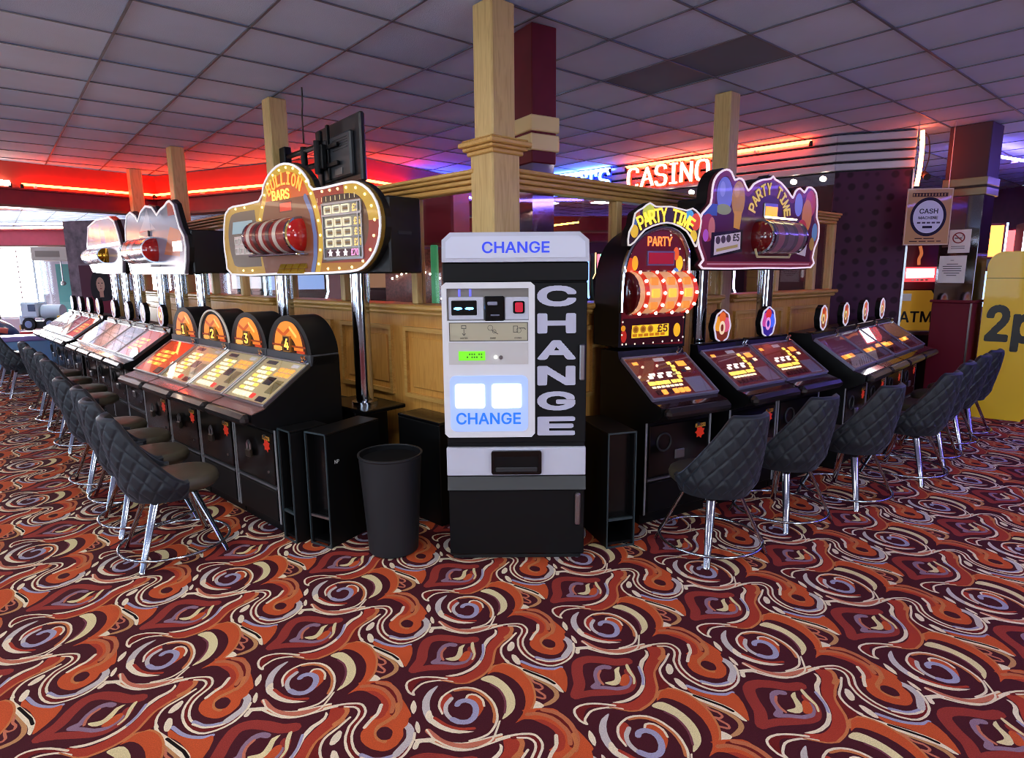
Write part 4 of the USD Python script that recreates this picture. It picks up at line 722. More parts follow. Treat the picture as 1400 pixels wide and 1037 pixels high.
BULB = glow('bulb_gold', (1., .8, .35), 1.6, '#f0d080')
pp = [archl.interpolate(q) for q in np.linspace(.06, archl.length - .06, 17)] + [Point(*q) for q in neg([(.12, 2.066), (.03, 2.066), (-.06, 2.066), (-.15, 2.066), (-.25, 2.055), (-.34, 2.01), (-.40, 1.94), (-.425, 1.86), (-.41, 1.77), (-.37, 1.69), (-.29, 1.625), (-.17, 1.59), (-.03, 1.585), (.1, 1.583), (1.2, 2.045), (1.35, 2.045), (1.3, 1.58), (1.15, 1.58)])]
for q in pp: part('bulb', sph((q.x, -.012, q.y), .0095, 1), BULB, F)
OT = glow('bullion_letter', (1., .45, .08), .7, '#f0a83c')
arc_text('BULLION', .085, -.60, 1.765, .43, 119, 61, -.012, OT, F, 'letter', w=.055)
part('letter_word', text('BARS', .07, (-.645, 2.092), -.012, .24, depth=.005), glow('bars_letter', (1., .6, .12), .9, '#f4c04c'), F, smooth=False)
for k in range(4):
    for r in range(2): part('gold_bar', prism([(-.03, 1.555 + r * .034), (-.012, 1.587 + r * .034), (.0, 1.587 + r * .034), (.0, 1.555 + r * .034)], -.745 + k * .092 + r * .03, -.668 + k * .092 + r * .03), mat('gold_bar', '#c9a032', .25, metal=.6), F, smooth=False)
RW = [mat('reel_white', '#c9bcb0', .3, coat=.4), mat('reel_red', '#8a2420', .3, coat=.4), mat('reel_dark', '#4a2a28', .3, coat=.4)]
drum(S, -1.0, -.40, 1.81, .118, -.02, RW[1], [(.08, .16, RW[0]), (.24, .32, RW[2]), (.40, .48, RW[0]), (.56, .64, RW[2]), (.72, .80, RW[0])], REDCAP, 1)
part('drum_shelf', cbox(-1.02, -.33, -.10, -.01, 1.675, 1.69, .004), CHROME, S)
posts(S, (-.95, .03), .13, .69, 1.56)
part('base_plate', cbox(-.25, .25, -.03, .30, .662, .69, .006), GLOSS, S); part('base_plate', cbox(-1.2, -.7, -.05, .30, .662, .69, .006), GLOSS, S); part('plinth_box', cbox(-1.25, .10, -.0, .26, 0, .662, .006), BLACK, S)
PRINT_SIGN = usdkit.material(stage, '/World/Looks/print_sign', {'a': ('attribute', {'attribute': 'print'}), 'p': ('principled_bsdf', {'roughness': .18, 'specular_ior_level': .6})}, [('a.color', 'p.base_color')], surface='p.BSDF')
# --- sign 2 and 3 in the left row
MIR = mat('sign_mirror_lilac', '#857b8c', .2, metal=.3); MIRP = mat('sign_mirror_pink', '#a57a84', .2, metal=.3)
S = thing('overhead_sign', 'pale mirrored sign cut like mountain peaks over the second group of left machines', 'sign', (-3.0, 5.75, 0), -45)
o2 = Polygon(neg([(1.797, 1.568), (1.868, 1.71), (1.896, 1.894), (1.846, 2.073), (1.737, 2.203), (1.573, 2.232), (1.398, 2.18), (1.325, 2.123), (1.199, 2.205), (1.0, 2.253), (.795, 2.225), (.659, 2.142), (.544, 2.182), (.399, 2.206), (.314, 2.234), (.237, 2.241), (.141, 2.197), (.085, 2.09), (.029, 1.985), (-.067, 1.901), (-.089, 1.799), (-.053, 1.675), (.015, 1.561)])).buffer(0)
part('back_box', cbox(-1.35, .06, .05, .50, 1.565, 1.96, .01), SIGN_BLACK, S); part('sign_back', ext(o2.buffer(.008), .02, .06), SIGN_BLACK, S)
F = rimmed(S, 'sign_face', o2, -.01, MIR, .02)
oi = o2.buffer(-.02)
flat_print('sign_print', [('#8a8496', oi), ('#7f8b9c', oi.intersection(sbox(-2, 1.98, 2, 3))), ('#98727a', oi.intersection(Polygon([(-1.9, 1.56), (.1, 1.56), (.05, 1.62), (-1.85, 1.64)]))), ('#c87a52', oi.intersection(Polygon([(-.55, 1.75), (-.1, 1.72), (0, 1.95), (-.3, 2.0)]))), ('#c04a44', oi.intersection(sbox(-.33, 2.1, -.1, 2.3))), ('#8a6a78', oi.intersection(Polygon([(-1.6, 1.9), (-1.3, 1.75), (-1.2, 1.95)]))), ('#aab0bc', oi.intersection(Polygon([(-1.3, 2.0), (-1.1, 2.12), (-.98, 2.22), (-.9, 2.08), (-.75, 2.0)]))), ('#77808f', oi.intersection(LineString([(-.92, 2.22), (-.9, 1.95)]).buffer(.008)))], -.0105, PRINT_SIGN, F)
for x0, x1 in ((-1.75, -1.55), (-.25, -.02)): part('lit_tab', ext(sbox(x0, 1.77, x1, 1.86), -.02, -.0105), glow('tab_white', (1, 1, .95), 1.6, '#ffffff'), F, smooth=False)
part('screen_box', cbox(-1.25, -.95, -.03, -.01, 1.94, 2.0, .004), mat('reel_dark', '#4a2a28', .3), F)
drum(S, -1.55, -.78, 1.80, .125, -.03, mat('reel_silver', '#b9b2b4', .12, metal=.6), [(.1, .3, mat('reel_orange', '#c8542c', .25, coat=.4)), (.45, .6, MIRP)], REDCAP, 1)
part('drum_shelf', cbox(-1.3, -.7, -.10, -.01, 1.635, 1.655, .004), mat('shelf_white', '#d6d2d6', .3), S)
posts(S, (-1.45, -.85, -.2), .2, .69, 1.58); part('base_plate', cbox(-1.75, .0, .06, .38, .66, .69, .006), GLOSS, S); part('plinth_box', cbox(-1.75, 0, .07, .36, 0, .66, .006), BLACK, S)
S = thing('overhead_sign', 'farthest left sign, small and lilac with a gold ball on its drum', 'sign', (-4.9, 7.7, 0), -45)
o3 = Polygon(neg([(.522, 1.582), (1.1, 1.60), (1.25, 1.70), (1.297, 1.75), (1.26, 1.954), (1.086, 2.198), (.582, 2.265), (-.063, 2.254), (-.275, 2.195), (-.387, 2.057), (-.477, 1.879), (-.463, 1.718), (-.405, 1.585)])).buffer(0)
part('back_box', cbox(-1.1, .42, .05, .45, 1.59, 2.05, .01), SIGN_BLACK, S); part('sign_back', ext(o3.buffer(.012), .02, .06), SIGN_BLACK, S)
F = rimmed(S, 'sign_face', o3, -.01, MIR, .02); oi = o3.buffer(-.02)
flat_print('sign_print', [('#958c9e', oi), ('#8f7ac0', oi.intersection(sbox(-1.2, 2.0, -.5, 2.2))), ('#5a62c8', Point(-.35, 2.02).buffer(.12)), ('#c06a8a', Point(.1, 2.03).buffer(.1)), ('#7a5ab0', Point(-.85, 2.1).buffer(.09)), ('#7a6a70', oi.intersection(sbox(-1.3, 1.5, .5, 1.7)))], -.0105, PRINT_SIGN, F)
part('lit_band', ext(sbox(-1.2, 1.905, .4, 1.945), -.02, -.0105), glow('tab_white', (1, 1, .95), 1.6, '#ffffff'), F, smooth=False)
drum(S, -1.05, -.2, 1.80, .10, -.03, mat('reel_silver', '#b9b2b4', .12, metal=.6), [(.2, .5, MIRP)], mat('gold_ball', '#b8892e', .12, metal=.9), 1)
posts(S, (-.9, -.35, .2), .2, .69, 1.6); part('base_plate', cbox(-1.1, .4, .06, .38, .66, .69, .006), GLOSS, S); part('plinth_box', cbox(-1.1, .4, .07, .36, 0, .66, .006), BLACK, S)
# --- sign 4: party sign on the right
S = thing('overhead_sign', 'balloon-edged sign reading PARTY TIME over the right-hand machines', 'sign', (1.25, 4.12, 0), 36)
o4 = Polygon(smoothline([(.007, 1.561), (.009, 1.623), (-.035, 1.691), (-.056, 1.758), (-.046, 1.852), (-.024, 1.92), (.06, 1.985), (.07, 2.066), (.088, 2.134), (.14, 2.188), (.217, 2.217), (.277, 2.203), (.317, 2.158), (.357, 2.172), (.413, 2.162), (.475, 2.1), (.533, 2.147), (.632, 2.183), (.735, 2.198), (.767, 2.219), (.796, 2.199), (.874, 2.18), (.978, 2.127), (1.041, 2.086), (1.071, 2.134), (1.134, 2.161), (1.197, 2.135), (1.237, 2.172), (1.298, 2.177), (1.374, 2.138), (1.403, 2.045), (1.408, 1.957), (1.448, 1.902), (1.456, 1.796), (1.411, 1.721), (1.39, 1.647), (1.37, 1.565), (.7, 1.562)], 2, True)).buffer(0)
part('back_box', cbox(.08, 1.34, .055, .28, 1.565, 2.03, .01), SIGN_BLACK, S); part('sign_back', ext(o4.buffer(.008), .02, .10), SIGN_BLACK, S)
F = rimmed(S, 'sign_face', o4, -.01, mat('sign_base_plum', '#6a2c3a', .3), .012, glow('edge_pink', (1., .82, .9), .55, '#ecd8e2')); oi = o4.buffer(-.012); oj = o4.buffer(-.045)
E_ = lambda x, z, rx, rz: affinity.scale(Point(x, z).buffer(1., quad_segs=6), rx, rz)
lay = [('#7a3040', oi), ('#4a1a26', oj), ('#7a84d0', E_(.214, 2.05, .085, .115)), ('#9aa0e0', E_(.19, 2.085, .03, .05)), ('#96a060', E_(.21, 1.955, .085, .035)), ('#c8911e', E_(.37, 2.03, .075, .12)), ('#d8a830', E_(.35, 2.08, .03, .04)), ('#d89a20', Polygon([(.33, 1.95), (.42, 1.95), (.40, 1.83), (.33, 1.84)])), ('#3c5ca8', oi.intersection(sbox(-.02, 1.91, .14, 1.985))), ('#a03448', E_(.05, 1.83, .075, .09)), ('#d07a6a', E_(.09, 1.83, .035, .07)), ('#c060c8', E_(.03, 1.78, .03, .04)), ('#5a2430', Polygon([(.48, 1.93)] + [(.755 + .27 * math.cos(a), 1.93 + .25 * math.sin(a)) for a in np.linspace(math.pi, 0, 20)])), ('#3a1420', Polygon([(.57, 1.93)] + [(.755 + .185 * math.cos(a), 1.93 + .15 * math.sin(a)) for a in np.linspace(math.pi, 0, 20)])), ('#8a92d4', E_(1.135, 2.035, .055, .085)), ('#c84a3a', E_(1.3, 2.05, .075, .1)), ('#d8862c', E_(1.26, 1.96, .07, .12)), ('#c03a2c', E_(1.2, 1.86, .07, .07)), ('#6a92b8', E_(1.39, 1.84, .04, .07)), ('#b0883a', E_(1.36, 1.75, .035, .05)), ('#8a3444', sbox(.04, 1.578, 1.36, 1.612)), ('#d8a0a8', LineString([(.06, 1.595), (1.34, 1.595)]).buffer(.004)), ('#1a1014', Polygon([(.09, 1.80), (.44, 1.83), (.44, 1.68), (.09, 1.635)])), ('#d2c4cc', Polygon([(.127, 1.777), (.415, 1.813), (.42, 1.698), (.125, 1.652)])), ('#4a3a44', unary_union([E_(.165 + .058 * k, 1.752 + .007 * k, .026, .026) for k in range(3)])), ('#b09860', Polygon([(.15, 1.675), (.39, 1.71), (.39, 1.73), (.15, 1.695)])), ('#c4b8c0', Polygon([(1.08, 1.775), (1.294, 1.768), (1.279, 1.655), (1.063, 1.684)])), ('#4a3a44', unary_union([E_(1.13 + .05 * k, 1.735, .02, .022) for k in range(2)]))]
flat_print('sign_print', [(c, g.intersection(oi)) for c, g in lay], -.0105, PRINT_DIM, F)
part('panel_text', text('£5', .05, (.365, 1.775), -.0105, .07, depth=.003), mat('ink_dark', '#3a2a30', .5), F, smooth=False)
arc_text('PARTY TIME', .085, .755, 1.93, .215, 164, 12, -.012, glow('letter_olive', (.9, .68, .16), .4, '#d0a844'), F, w=.055, sx=1.06, sz=.9)
sc = part('screen', cbox(.672, .843, -.022, -.01, 1.925, 2.025, .004), STEEL, F); part('screen_glow', ext(sbox(.685, 1.935, .83, 2.0), -.026, -.021), glow('screen_amber', (1., .35, .03), 1.4, '#c06018'), sc, smooth=False)
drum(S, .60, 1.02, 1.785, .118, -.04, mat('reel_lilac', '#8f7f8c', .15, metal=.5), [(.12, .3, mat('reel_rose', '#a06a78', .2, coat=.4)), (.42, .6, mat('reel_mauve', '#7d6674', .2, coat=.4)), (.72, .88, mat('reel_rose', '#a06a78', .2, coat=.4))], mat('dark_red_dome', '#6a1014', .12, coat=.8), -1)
part('drum_bracket', [tube([(.54, -.05, 1.70), (.57, -.05, 1.645), (.98, -.05, 1.645), (1.01, -.05, 1.70)], .009, 6)], mat('bracket_cream', '#d8cc9c', .35), S)
part('drum_lamp', tube([(.56, -.1, 1.915), (.96, -.1, 1.912)], .008, 6), glow('lamp_straw', (1., .95, .45), 3.0, '#fff0a0'), S)
posts(S, (.22, 1.04), .165, .69, 1.58); part('base_plate', cbox(.1, 1.12, .075, .28, .66, .69, .006), GLOSS, S); part('plinth_box', cbox(.12, 1.05, .085, .26, 0, .66, .006), BLACK, S)
# ================================================================== STOOLS
n = {'tc': ('texture_coordinate', {}), 'n': ('noise_texture', {'scale': 220.0, 'detail': 2.0}), 'b': ('bump', {'strength': .12, 'distance': .003}), 'p': ('principled_bsdf', {'base_color': lin('#192029'), 'roughness': .55, 'sheen_weight': .25, 'sheen_roughness': .35, 'sheen_tint': (.5, .62, .9)})}  # bluish tint and sheen stand for daylight on the dark upholstery
VELVET = usdkit.material(stage, '/World/Looks/daylit_blue_black_velvet', n, [('tc.object', 'n.vector'), ('n.fac', 'b.height'), ('b.normal', 'p.normal')], surface='p.BSDF')
SEATM = mat('seat_leatherette', '#4a4437', .42, bump=.1, bscale=90)
def sstep(a, b, x): t = np.clip((x - a) / (b - a), 0, 1); return t * t * (3 - 2 * t)
def shell():
    NA, NV = 141, 84; A = np.radians(np.linspace(-102, 102, NA)); V = np.linspace(0, 1, NV); Z0 = -.05
    a, v = np.meshgrid(A, V, indexing='ij'); d = np.degrees(np.abs(a))
    t_ = np.clip((d - 34) / 64, 0, 1); rim = .50 + .365 * (1 - np.sqrt(t_ * t_ + .012) + .11 * (1 - t_)).clip(0, 1) ** 1.55
    z = .40 + (rim - .40) * v
    rr = .196 + .042 * sstep(.39, .50, z) - .022 * sstep(.56, .84, z)                     # plan radius swells to the seat and closes in again at the top
    sx = rr * 1.0; lean = .07 * sstep(.46, .86, z)
    def surf(off, q=0):
        r = sx - off + q
        x = r * np.sin(a); y = -(r * 1.02) * np.cos(a) - lean * np.clip(np.cos(a) + .25, 0, 1.2)
        return np.stack([x, y, z - (off > 0) * 0], -1)
    s = a * .225; p, g = s / .082 + z / .118, s / .082 - z / .118
    dist = np.minimum(np.abs(p - np.round(p)), np.abs(g - np.round(g)))
    fade = sstep(0, .10, v) * (1 - sstep(.93, 1, v)); q = (.0065 * (1 - np.exp(-(dist / .10) ** 2)) - .003) * fade
    o, i_ = surf(0, q), surf(.034); rimm = (o[:, -1] + i_[:, -1]) / 2; rimm[:, 2] += .014; sid = [(o[k] + i_[k]) / 2 for k in (0, -1)]
    P = np.concatenate([o.reshape(-1, 3), i_.reshape(-1, 3), rimm]); N = NA * NV; F = []
    I = lambda k, j, b=0: b + k * NV + j
    for k in range(NA - 1):
        for j in range(NV - 1):
            F += [(I(k, j), I(k + 1, j), I(k + 1, j + 1)), (I(k, j), I(k + 1, j + 1), I(k, j + 1)), (I(k, j, N), I(k + 1, j + 1, N), I(k + 1, j, N)), (I(k, j, N), I(k, j + 1, N), I(k + 1, j + 1, N))]
        R = 2 * N + k; t0, t1, u0, u1 = I(k, NV - 1), I(k + 1, NV - 1), I(k, NV - 1, N), I(k + 1, NV - 1, N)
        F += [(t0, t1, R + 1), (t0, R + 1, R), (R, R + 1, u1), (R, u1, u0)]; b0, b1, c0, c1 = I(k, 0), I(k + 1, 0), I(k, 0, N), I(k + 1, 0, N); F += [(b0, c1, b1), (b0, c0, c1)]
    for j in range(NV - 1):
        F += [(I(0, j), I(0, j + 1), I(0, j + 1, N)), (I(0, j), I(0, j + 1, N), I(0, j, N)), (I(NA - 1, j), I(NA - 1, j + 1, N), I(NA - 1, j + 1)), (I(NA - 1, j), I(NA - 1, j, N), I(NA - 1, j + 1, N))]
    F += [(I(0, NV - 1), 2 * N, I(0, NV - 1, N)), (I(NA - 1, NV - 1), I(NA - 1, NV - 1, N), 2 * N + NA - 1)]
    P[:, 2] += Z0; m = trimesh.Trimesh(P, F, process=False); trimesh.repair.fix_normals(m); return m
def cushion():
    t = np.linspace(0, 2 * np.pi, 49)[:-1]; e = lambda c: np.sign(c) * np.abs(c) ** .8; rings = []
    for r, z in ((.0, .425), (.9, .425), (1, .445), (1.02, .468), (.98, .492), (.9, .503), (.6, .51), (.0, .513)): rings.append(np.c_[.192 * r * e(np.cos(t)), .035 + .212 * r * e(np.sin(t)), np.full(48, z - .05)])
    V = np.vstack(rings); F = []
    for k in range(len(rings) - 1):
        for q in range(48): a, b = k * 48 + q, k * 48 + (q + 1) % 48; F += [(a, b, b + 48), (a, b + 48, a + 48)]
    return trimesh.Trimesh(V, F, process=False)
def leg(ang):
    a = math.radians(ang); d = np.array([math.cos(a), math.sin(a), 0]); w = np.array([-d[1], d[0], 0]); t = np.linspace(0, 2 * np.pi, 17)[:-1]; V, F = [], []
    for z, r, hw, hd in ((.365, .13, .026, .012), (.2, .21, .022, .011), (.012, .298, .018, .010), (0, .30, .018, .010)): V.append(d * r + np.array([0, 0, z]) + np.cos(t)[:, None] * w * hw + np.sin(t)[:, None] * d * hd)
    for k in range(3):
        for q in range(16): x, y = k * 16 + q, k * 16 + (q + 1) % 16; F += [(x, y + 16, y), (x, x + 16, y + 16)]
    F += [(0, q, q + 1) for q in range(1, 15)] + [(48, 48 + q + 1, 48 + q) for q in range(1, 15)]
    m = trimesh.Trimesh(np.vstack(V), F, process=False); trimesh.repair.fix_normals(m); return m
def make_stool(label, loc, rz, grp):
    t = thing('padded_stool', label, 'stool', (*loc, 0), rz, grp)
    part('backrest', shell(), VELVET, t, smooth=60); part('seat', cushion(), SEATM, t, smooth=50)
    part('swivel_plate', [cyl((0, .0, .345), (0, .0, .38), .10, .15), box(-.14, .14, -.03, .03, .345, .365), box(-.03, .03, -.14, .14, .345, .365)], RUBBER, t)
    for a in (45, 135, 225, 315): part('leg', leg(a), CHROME, t, smooth=40)
    part('foot_ring', tube([(.281 * math.cos(q), .281 * math.sin(q), .062) for q in np.linspace(0, 2 * np.pi, 49)[:-1]], .0085, 8, True), CHROME, t, smooth=True)
    return t
LS = [((-1.93, 3.30), -49, 'in front of the machine with numeral four'), ((-2.33, 3.74), -46, 'in front of the machine with numeral three'), ((-2.67, 4.15), -47, 'in front of the machine with numeral two'), ((-3.06, 4.52), -45, 'in front of the machine with numeral one'),
      ((-3.93, 5.55), -44, 'nearest of four under the mountain-topped sign'), ((-4.34, 6.02), -47, 'second of four under the mountain-topped sign'), ((-4.82, 6.50), -44, 'third of four under the mountain-topped sign'), ((-5.30, 7.03), -46, 'farthest of four under the mountain-topped sign'), ((-6.46, 8.04), -44, 'second to last of the left row, by the blue ride'), ((-7.32, 8.95), -46, 'last of the left row, by the blue ride')]
RS = [((1.12, 3.29), 25, 'in front of the tall arched machine'), ((1.71, 3.73), 29, 'in front of the machine just right of the tall one'), ((2.31, 4.065), 30, 'in front of the violet-badged machine'), ((3.00, 4.52), 36, 'nearest of four by the plum machines'), ((3.44, 4.98), 43, 'second of four by the plum machines'), ((3.88, 5.39), 42, 'third of four by the plum machines'), ((4.25, 5.72), 36, 'farthest right, against the yellow cabinet')]
st0 = make_stool('quilted stool, left row, ' + LS[0][2], LS[0][0], LS[0][1], 'padded stools along the left row')
for p, r, s in LS[1:]: dup(st0, (*p, 0), r, 'quilted stool, left row, ' + s)
for p, r, s in RS: dup(st0, (*p, 0), r, 'quilted stool, right row, ' + s, 'padded stools along the right row')

# ================================================================== BLACK BOXES, BIN
EDGE = mat('worn_black_edge', '#2e3c42', .4)  # edging a little greyer than the black boxes
def open_box(label, p, rz, w=.165, d=.52, h=.675, shelf=.17, tag=False, bar=False):
    t = thing('black_side_cabinet', label, 'cabinet', (*p, 0), rz); e = .012
    part('side_panel', cbox(0, e, 0, d, 0, h - e, .003), BLACK, t); part('side_panel', cbox(w - e, w, 0, d, 0, h - e, .003), BLACK, t)
    part('top', cbox(-.002, w + .002, -.004, d, h - e, h, .003), BLACK, t); part('back', box(e, w - e, d - e, d, .02, h - e), BLACK, t, smooth=False); part('floor_panel', box(e, w - e, .01, d - e, .015, .03), BLACK, t, smooth=False)
    part('inner_shelf', box(e, w - e, .012, d - e, shelf, shelf + .012), BLACK, t, smooth=False); part('inner_door', box(e, w - e, .05, .06, shelf + .012, h - e), GLOSS, t, smooth=False)
    part('edging', [box(0, .007, -.006, 0, .0, h), box(w - .007, w, -.006, 0, 0, h), box(0, w, -.006, 0, h - .009, h), box(0, w, -.006, 0, .0, .01)], EDGE, t, smooth=False); part('shelf_edge', box(e, w - e, -.002, .012, shelf, shelf + .014), STEEL if bar else EDGE, t, smooth=False)
    if tag:
        m = text('NP', .022, (0, 0), 0, .034, bold=False, depth=.002); m = at(m, (0, 0, 0), 90); m.apply_translation((w + .0015, .07, .50)); part('side_mark', m, mat('mark_white', '#c8ccd0', .5), t, smooth=False)
    return t
open_box('open-fronted black side cabinet touching the machine with numeral four', (-1.362, 3.452), -42, w=.14, d=.24)
open_box('open-fronted black side cabinet marked NP, between the bin and its twin', (-1.178, 3.372), -30, w=.165, d=.43, tag=True, bar=True)
open_box('open-fronted black side cabinet right of the change machine', (.525, 3.262), 17, w=.175, d=.42, shelf=.16)
t = thing('waste_bin', 'plain dark tapered waste bin left of the change machine', 'bin', (-.68, 3.28, 0))
part('bucket', lathe([(0, .004), (.130, .004), (.138, .012), (.172, .555), (.178, .562), (.178, .572), (.168, .572), (.164, .55), (.13, .02), (0, .02)], 48), mat('bin_plastic', '#14171d', .55, bump=.08, bscale=200), t)
part('bin_liner', lathe([(0, .54), (.155, .545), (.166, .568)], 40), mat('bin_liner', '#0c0e12', .8, spec=.1), t)  # liner raised to the rim as a dark flat top

# ================================================================== TELEVISION on its bracket
tvp, tvq = (-1.56, 5.16), (-1.05, 4.52); Lt, at_ = seg_frame(tvp, tvq)
t = thing('television', 'flat television seen from behind on an arm bracket', 'television', (*tvp, 2.20), at_)
TVB = mat('tv_black', '#17181c', .4, bump=.05); TVG = mat('tv_grey', '#33363b', .45)
part('screen_case', cbox(0, Lt, .0, .045, 0, .47, .012), TVB, t); part('electronics_cover', cbox(.10, Lt - .10, -.035, .005, .05, .36, .012), TVG, t)
part('vesa_plate', [cbox(.2, .23, -.055, -.03, .03, .43, .004), cbox(.34, .37, -.055, -.03, .05, .45, .004), cbox(.16, .55, -.065, -.045, .27, .30, .003), cbox(.16, .55, -.065, -.045, .14, .17, .003), cbox(.22, .36, -.10, -.06, .13, .31, .006)], BLACK, t)
part('rear_vents', [box(.42 + .0, Lt - .14, -.038, -.034, .32 - k * .018, .325 - k * .018) for k in range(5)], RUBBER, t); part('socket_panel', cbox(.45, .58, -.042, -.034, .07, .12, .003), mat('tv_ports', '#6a6e74', .35, metal=.5), t)
br = thing('bracket_arm', 'black folding bracket arm reaching from the oak post to the television', 'bracket', (0, 0, 0), 0)
A0 = np.array([-1.87, 5.33]); B0 = np.array([-1.62, 5.05]); TQ = np.array(tvp) + .29 * (np.array(tvq) - np.array(tvp)) / Lt; nn = np.array([math.sin(math.radians(at_)), -math.cos(math.radians(at_))]); C0 = TQ + nn * .10
for z in (2.37, 2.50): part('arm', [tube([(*A0, z), (*B0, z), (*C0, z - .0)], .02, 6)], BLACK, br)
part('wall_plate', at(cbox(-.03, .03, -.09, .09, 2.30, 2.58, .006), (-1.885, 5.345, 0), 42), BLACK, br); part('elbow', cyl((*B0, 2.34), (*B0, 2.53), .026, n=12), BLACK, br); part('head', cyl((*C0, 2.30), (*C0, 2.54), .03, n=12), BLACK, br)
part('cable', tube(smoothline([(-1.62, 5.06, 2.56), (-1.60, 5.0, 2.75), (-1.585, 4.98, 2.84), (-1.58, 4.97, 2.95)], 4), .006, 6), RUBBER, br)

# ================================================================== NEON WORDS on the silver bulkhead
STROKES = {'C': [[(.62, .78), (.62, .9), (.5, 1), (.2, 1), (.05, .8), (.05, .2), (.2, 0), (.5, 0), (.62, .15)]], 'A': [[(0, 0), (.35, 1), (.7, 0)], [(.15, .38), (.55, .38)]], 'S': [[(.6, .8), (.5, 1), (.15, 1), (.03, .8), (.1, .58), (.55, .45), (.62, .2), (.5, 0), (.15, 0), (.02, .2)]], 'I': [[(.2, 1), (.2, 0)], [(.02, 1), (.38, 1)], [(.02, 0), (.38, 0)]], 'N': [[(.05, 0), (.05, 1), (.62, 0), (.62, 1)]], 'O': [[(.35, 1), (.1, .9), (.03, .5), (.1, .1), (.35, 0), (.6, .1), (.67, .5), (.6, .9), (.35, 1)]], 'L': [[(.08, 1), (.08, 0), (.55, 0), (.55, .2)]], 'T': [[(.33, 1), (.33, 0)], [(0, .8), (0, 1), (.66, 1), (.66, .8)], [(.2, 0), (.46, 0)]]}
WID = {'I': .42}
def neon_word(word, label, x0, x1, z0, h, m, backm):
    t = thing('neon_word', label, 'neon sign', (*F4a, 0), a4); tot = sum(WID.get(c, .7) + .18 for c in word) - .18; k = (x1 - x0) / tot; x = x0
    for c in word:
        ms = []
        for s in STROKES[c]:
            P = np.array(s, float); P = smoothline(P, 4) if c in 'CSO' else P
            Q = []
            for a, b in zip(P[:-1], P[1:]): Q += [a + (b - a) * f for f in (0, .5)]
            Q.append(P[-1]); Q = np.array(Q)
            for off in (-.045, .045) if h > .2 else (0,):
                ms.append(tube([(x + (px + off) * k, -.075, z0 + pz * h) for px, pz in Q], .013, 6))
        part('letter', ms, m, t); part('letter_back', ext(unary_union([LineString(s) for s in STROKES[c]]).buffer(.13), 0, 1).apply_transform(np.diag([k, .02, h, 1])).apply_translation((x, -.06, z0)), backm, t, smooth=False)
        x += (WID.get(c, .7) + .18) * k
    part('standoff', [cyl((xx, -.045, z0 + h * .5), (xx, .0, z0 + h * .5), .012, n=8) for xx in np.arange(x0 + .1, x1, .3)], BLACK, t)
pos = lambda p: float(np.hypot(p[0] - F4a[0], p[1] - F4a[1]))
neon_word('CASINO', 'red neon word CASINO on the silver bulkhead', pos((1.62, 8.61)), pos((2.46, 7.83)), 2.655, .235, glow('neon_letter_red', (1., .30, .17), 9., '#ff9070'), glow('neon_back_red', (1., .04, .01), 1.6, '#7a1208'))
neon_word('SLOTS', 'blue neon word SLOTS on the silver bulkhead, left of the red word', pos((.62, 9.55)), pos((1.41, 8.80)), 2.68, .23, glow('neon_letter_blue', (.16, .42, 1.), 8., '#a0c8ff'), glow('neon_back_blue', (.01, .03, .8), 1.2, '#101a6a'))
for off, lb, m in ((1.75, 'red neon tube along the bulkhead above the word', NEON_R),):
    neon((1.55, 8.69), (3.35, 7.0), 2.93, 'red neon tube above the red word, placed for the red wash on the ceiling', NEON_R, .018, off=-.05)
neon((.50, 9.67), (1.45, 8.78), 2.94, 'blue neon tube above the blue word, placed for the blue wash on the ceiling', NEON_B, .02, off=-.06)  # both bulkhead tubes are placed to wash the ceiling with colour

# ================================================================== RIGHT-HAND END: poster, cash machine, column, yellow cabinet
t = thing('vertical_neon', 'crooked red neon strip down the right edge of the purple pillar', 'neon light', (4.23, 6.62, 0))
part('tube', tube([(0, 0, 2.95), (.0, -.02, 2.75), (-.01, -.03, 2.55), (-.02, -.02, 2.40)], .022, 8), glow('neon_red_v', (1., .12, .04), 26., '#ff7050'), t); part('clip', [box(-.03, .02, -.01, .08, z, z + .015) for z in (2.45, 2.85)], BLACK, t)
t = thing('security_camera', 'small black security camera hanging beside the red neon strip', 'camera', (4.30, 6.62, 2.50), -20)
part('camera_body', [cyl((0, -.09, -.02), (0, .05, .03), .032, n=14)], RUBBER, t); part('camera_arm', [tube([(0, .05, .03), (-.03, .06, .0), (-.09, .06, -.02)], .009, 6)], RUBBER, t); part('camera_cable', tube(smoothline([(0, .05, .04), (.03, .04, .2), (.0, .0, .38), (-.07, .0, .46)], 4), .006, 6), RUBBER, t)
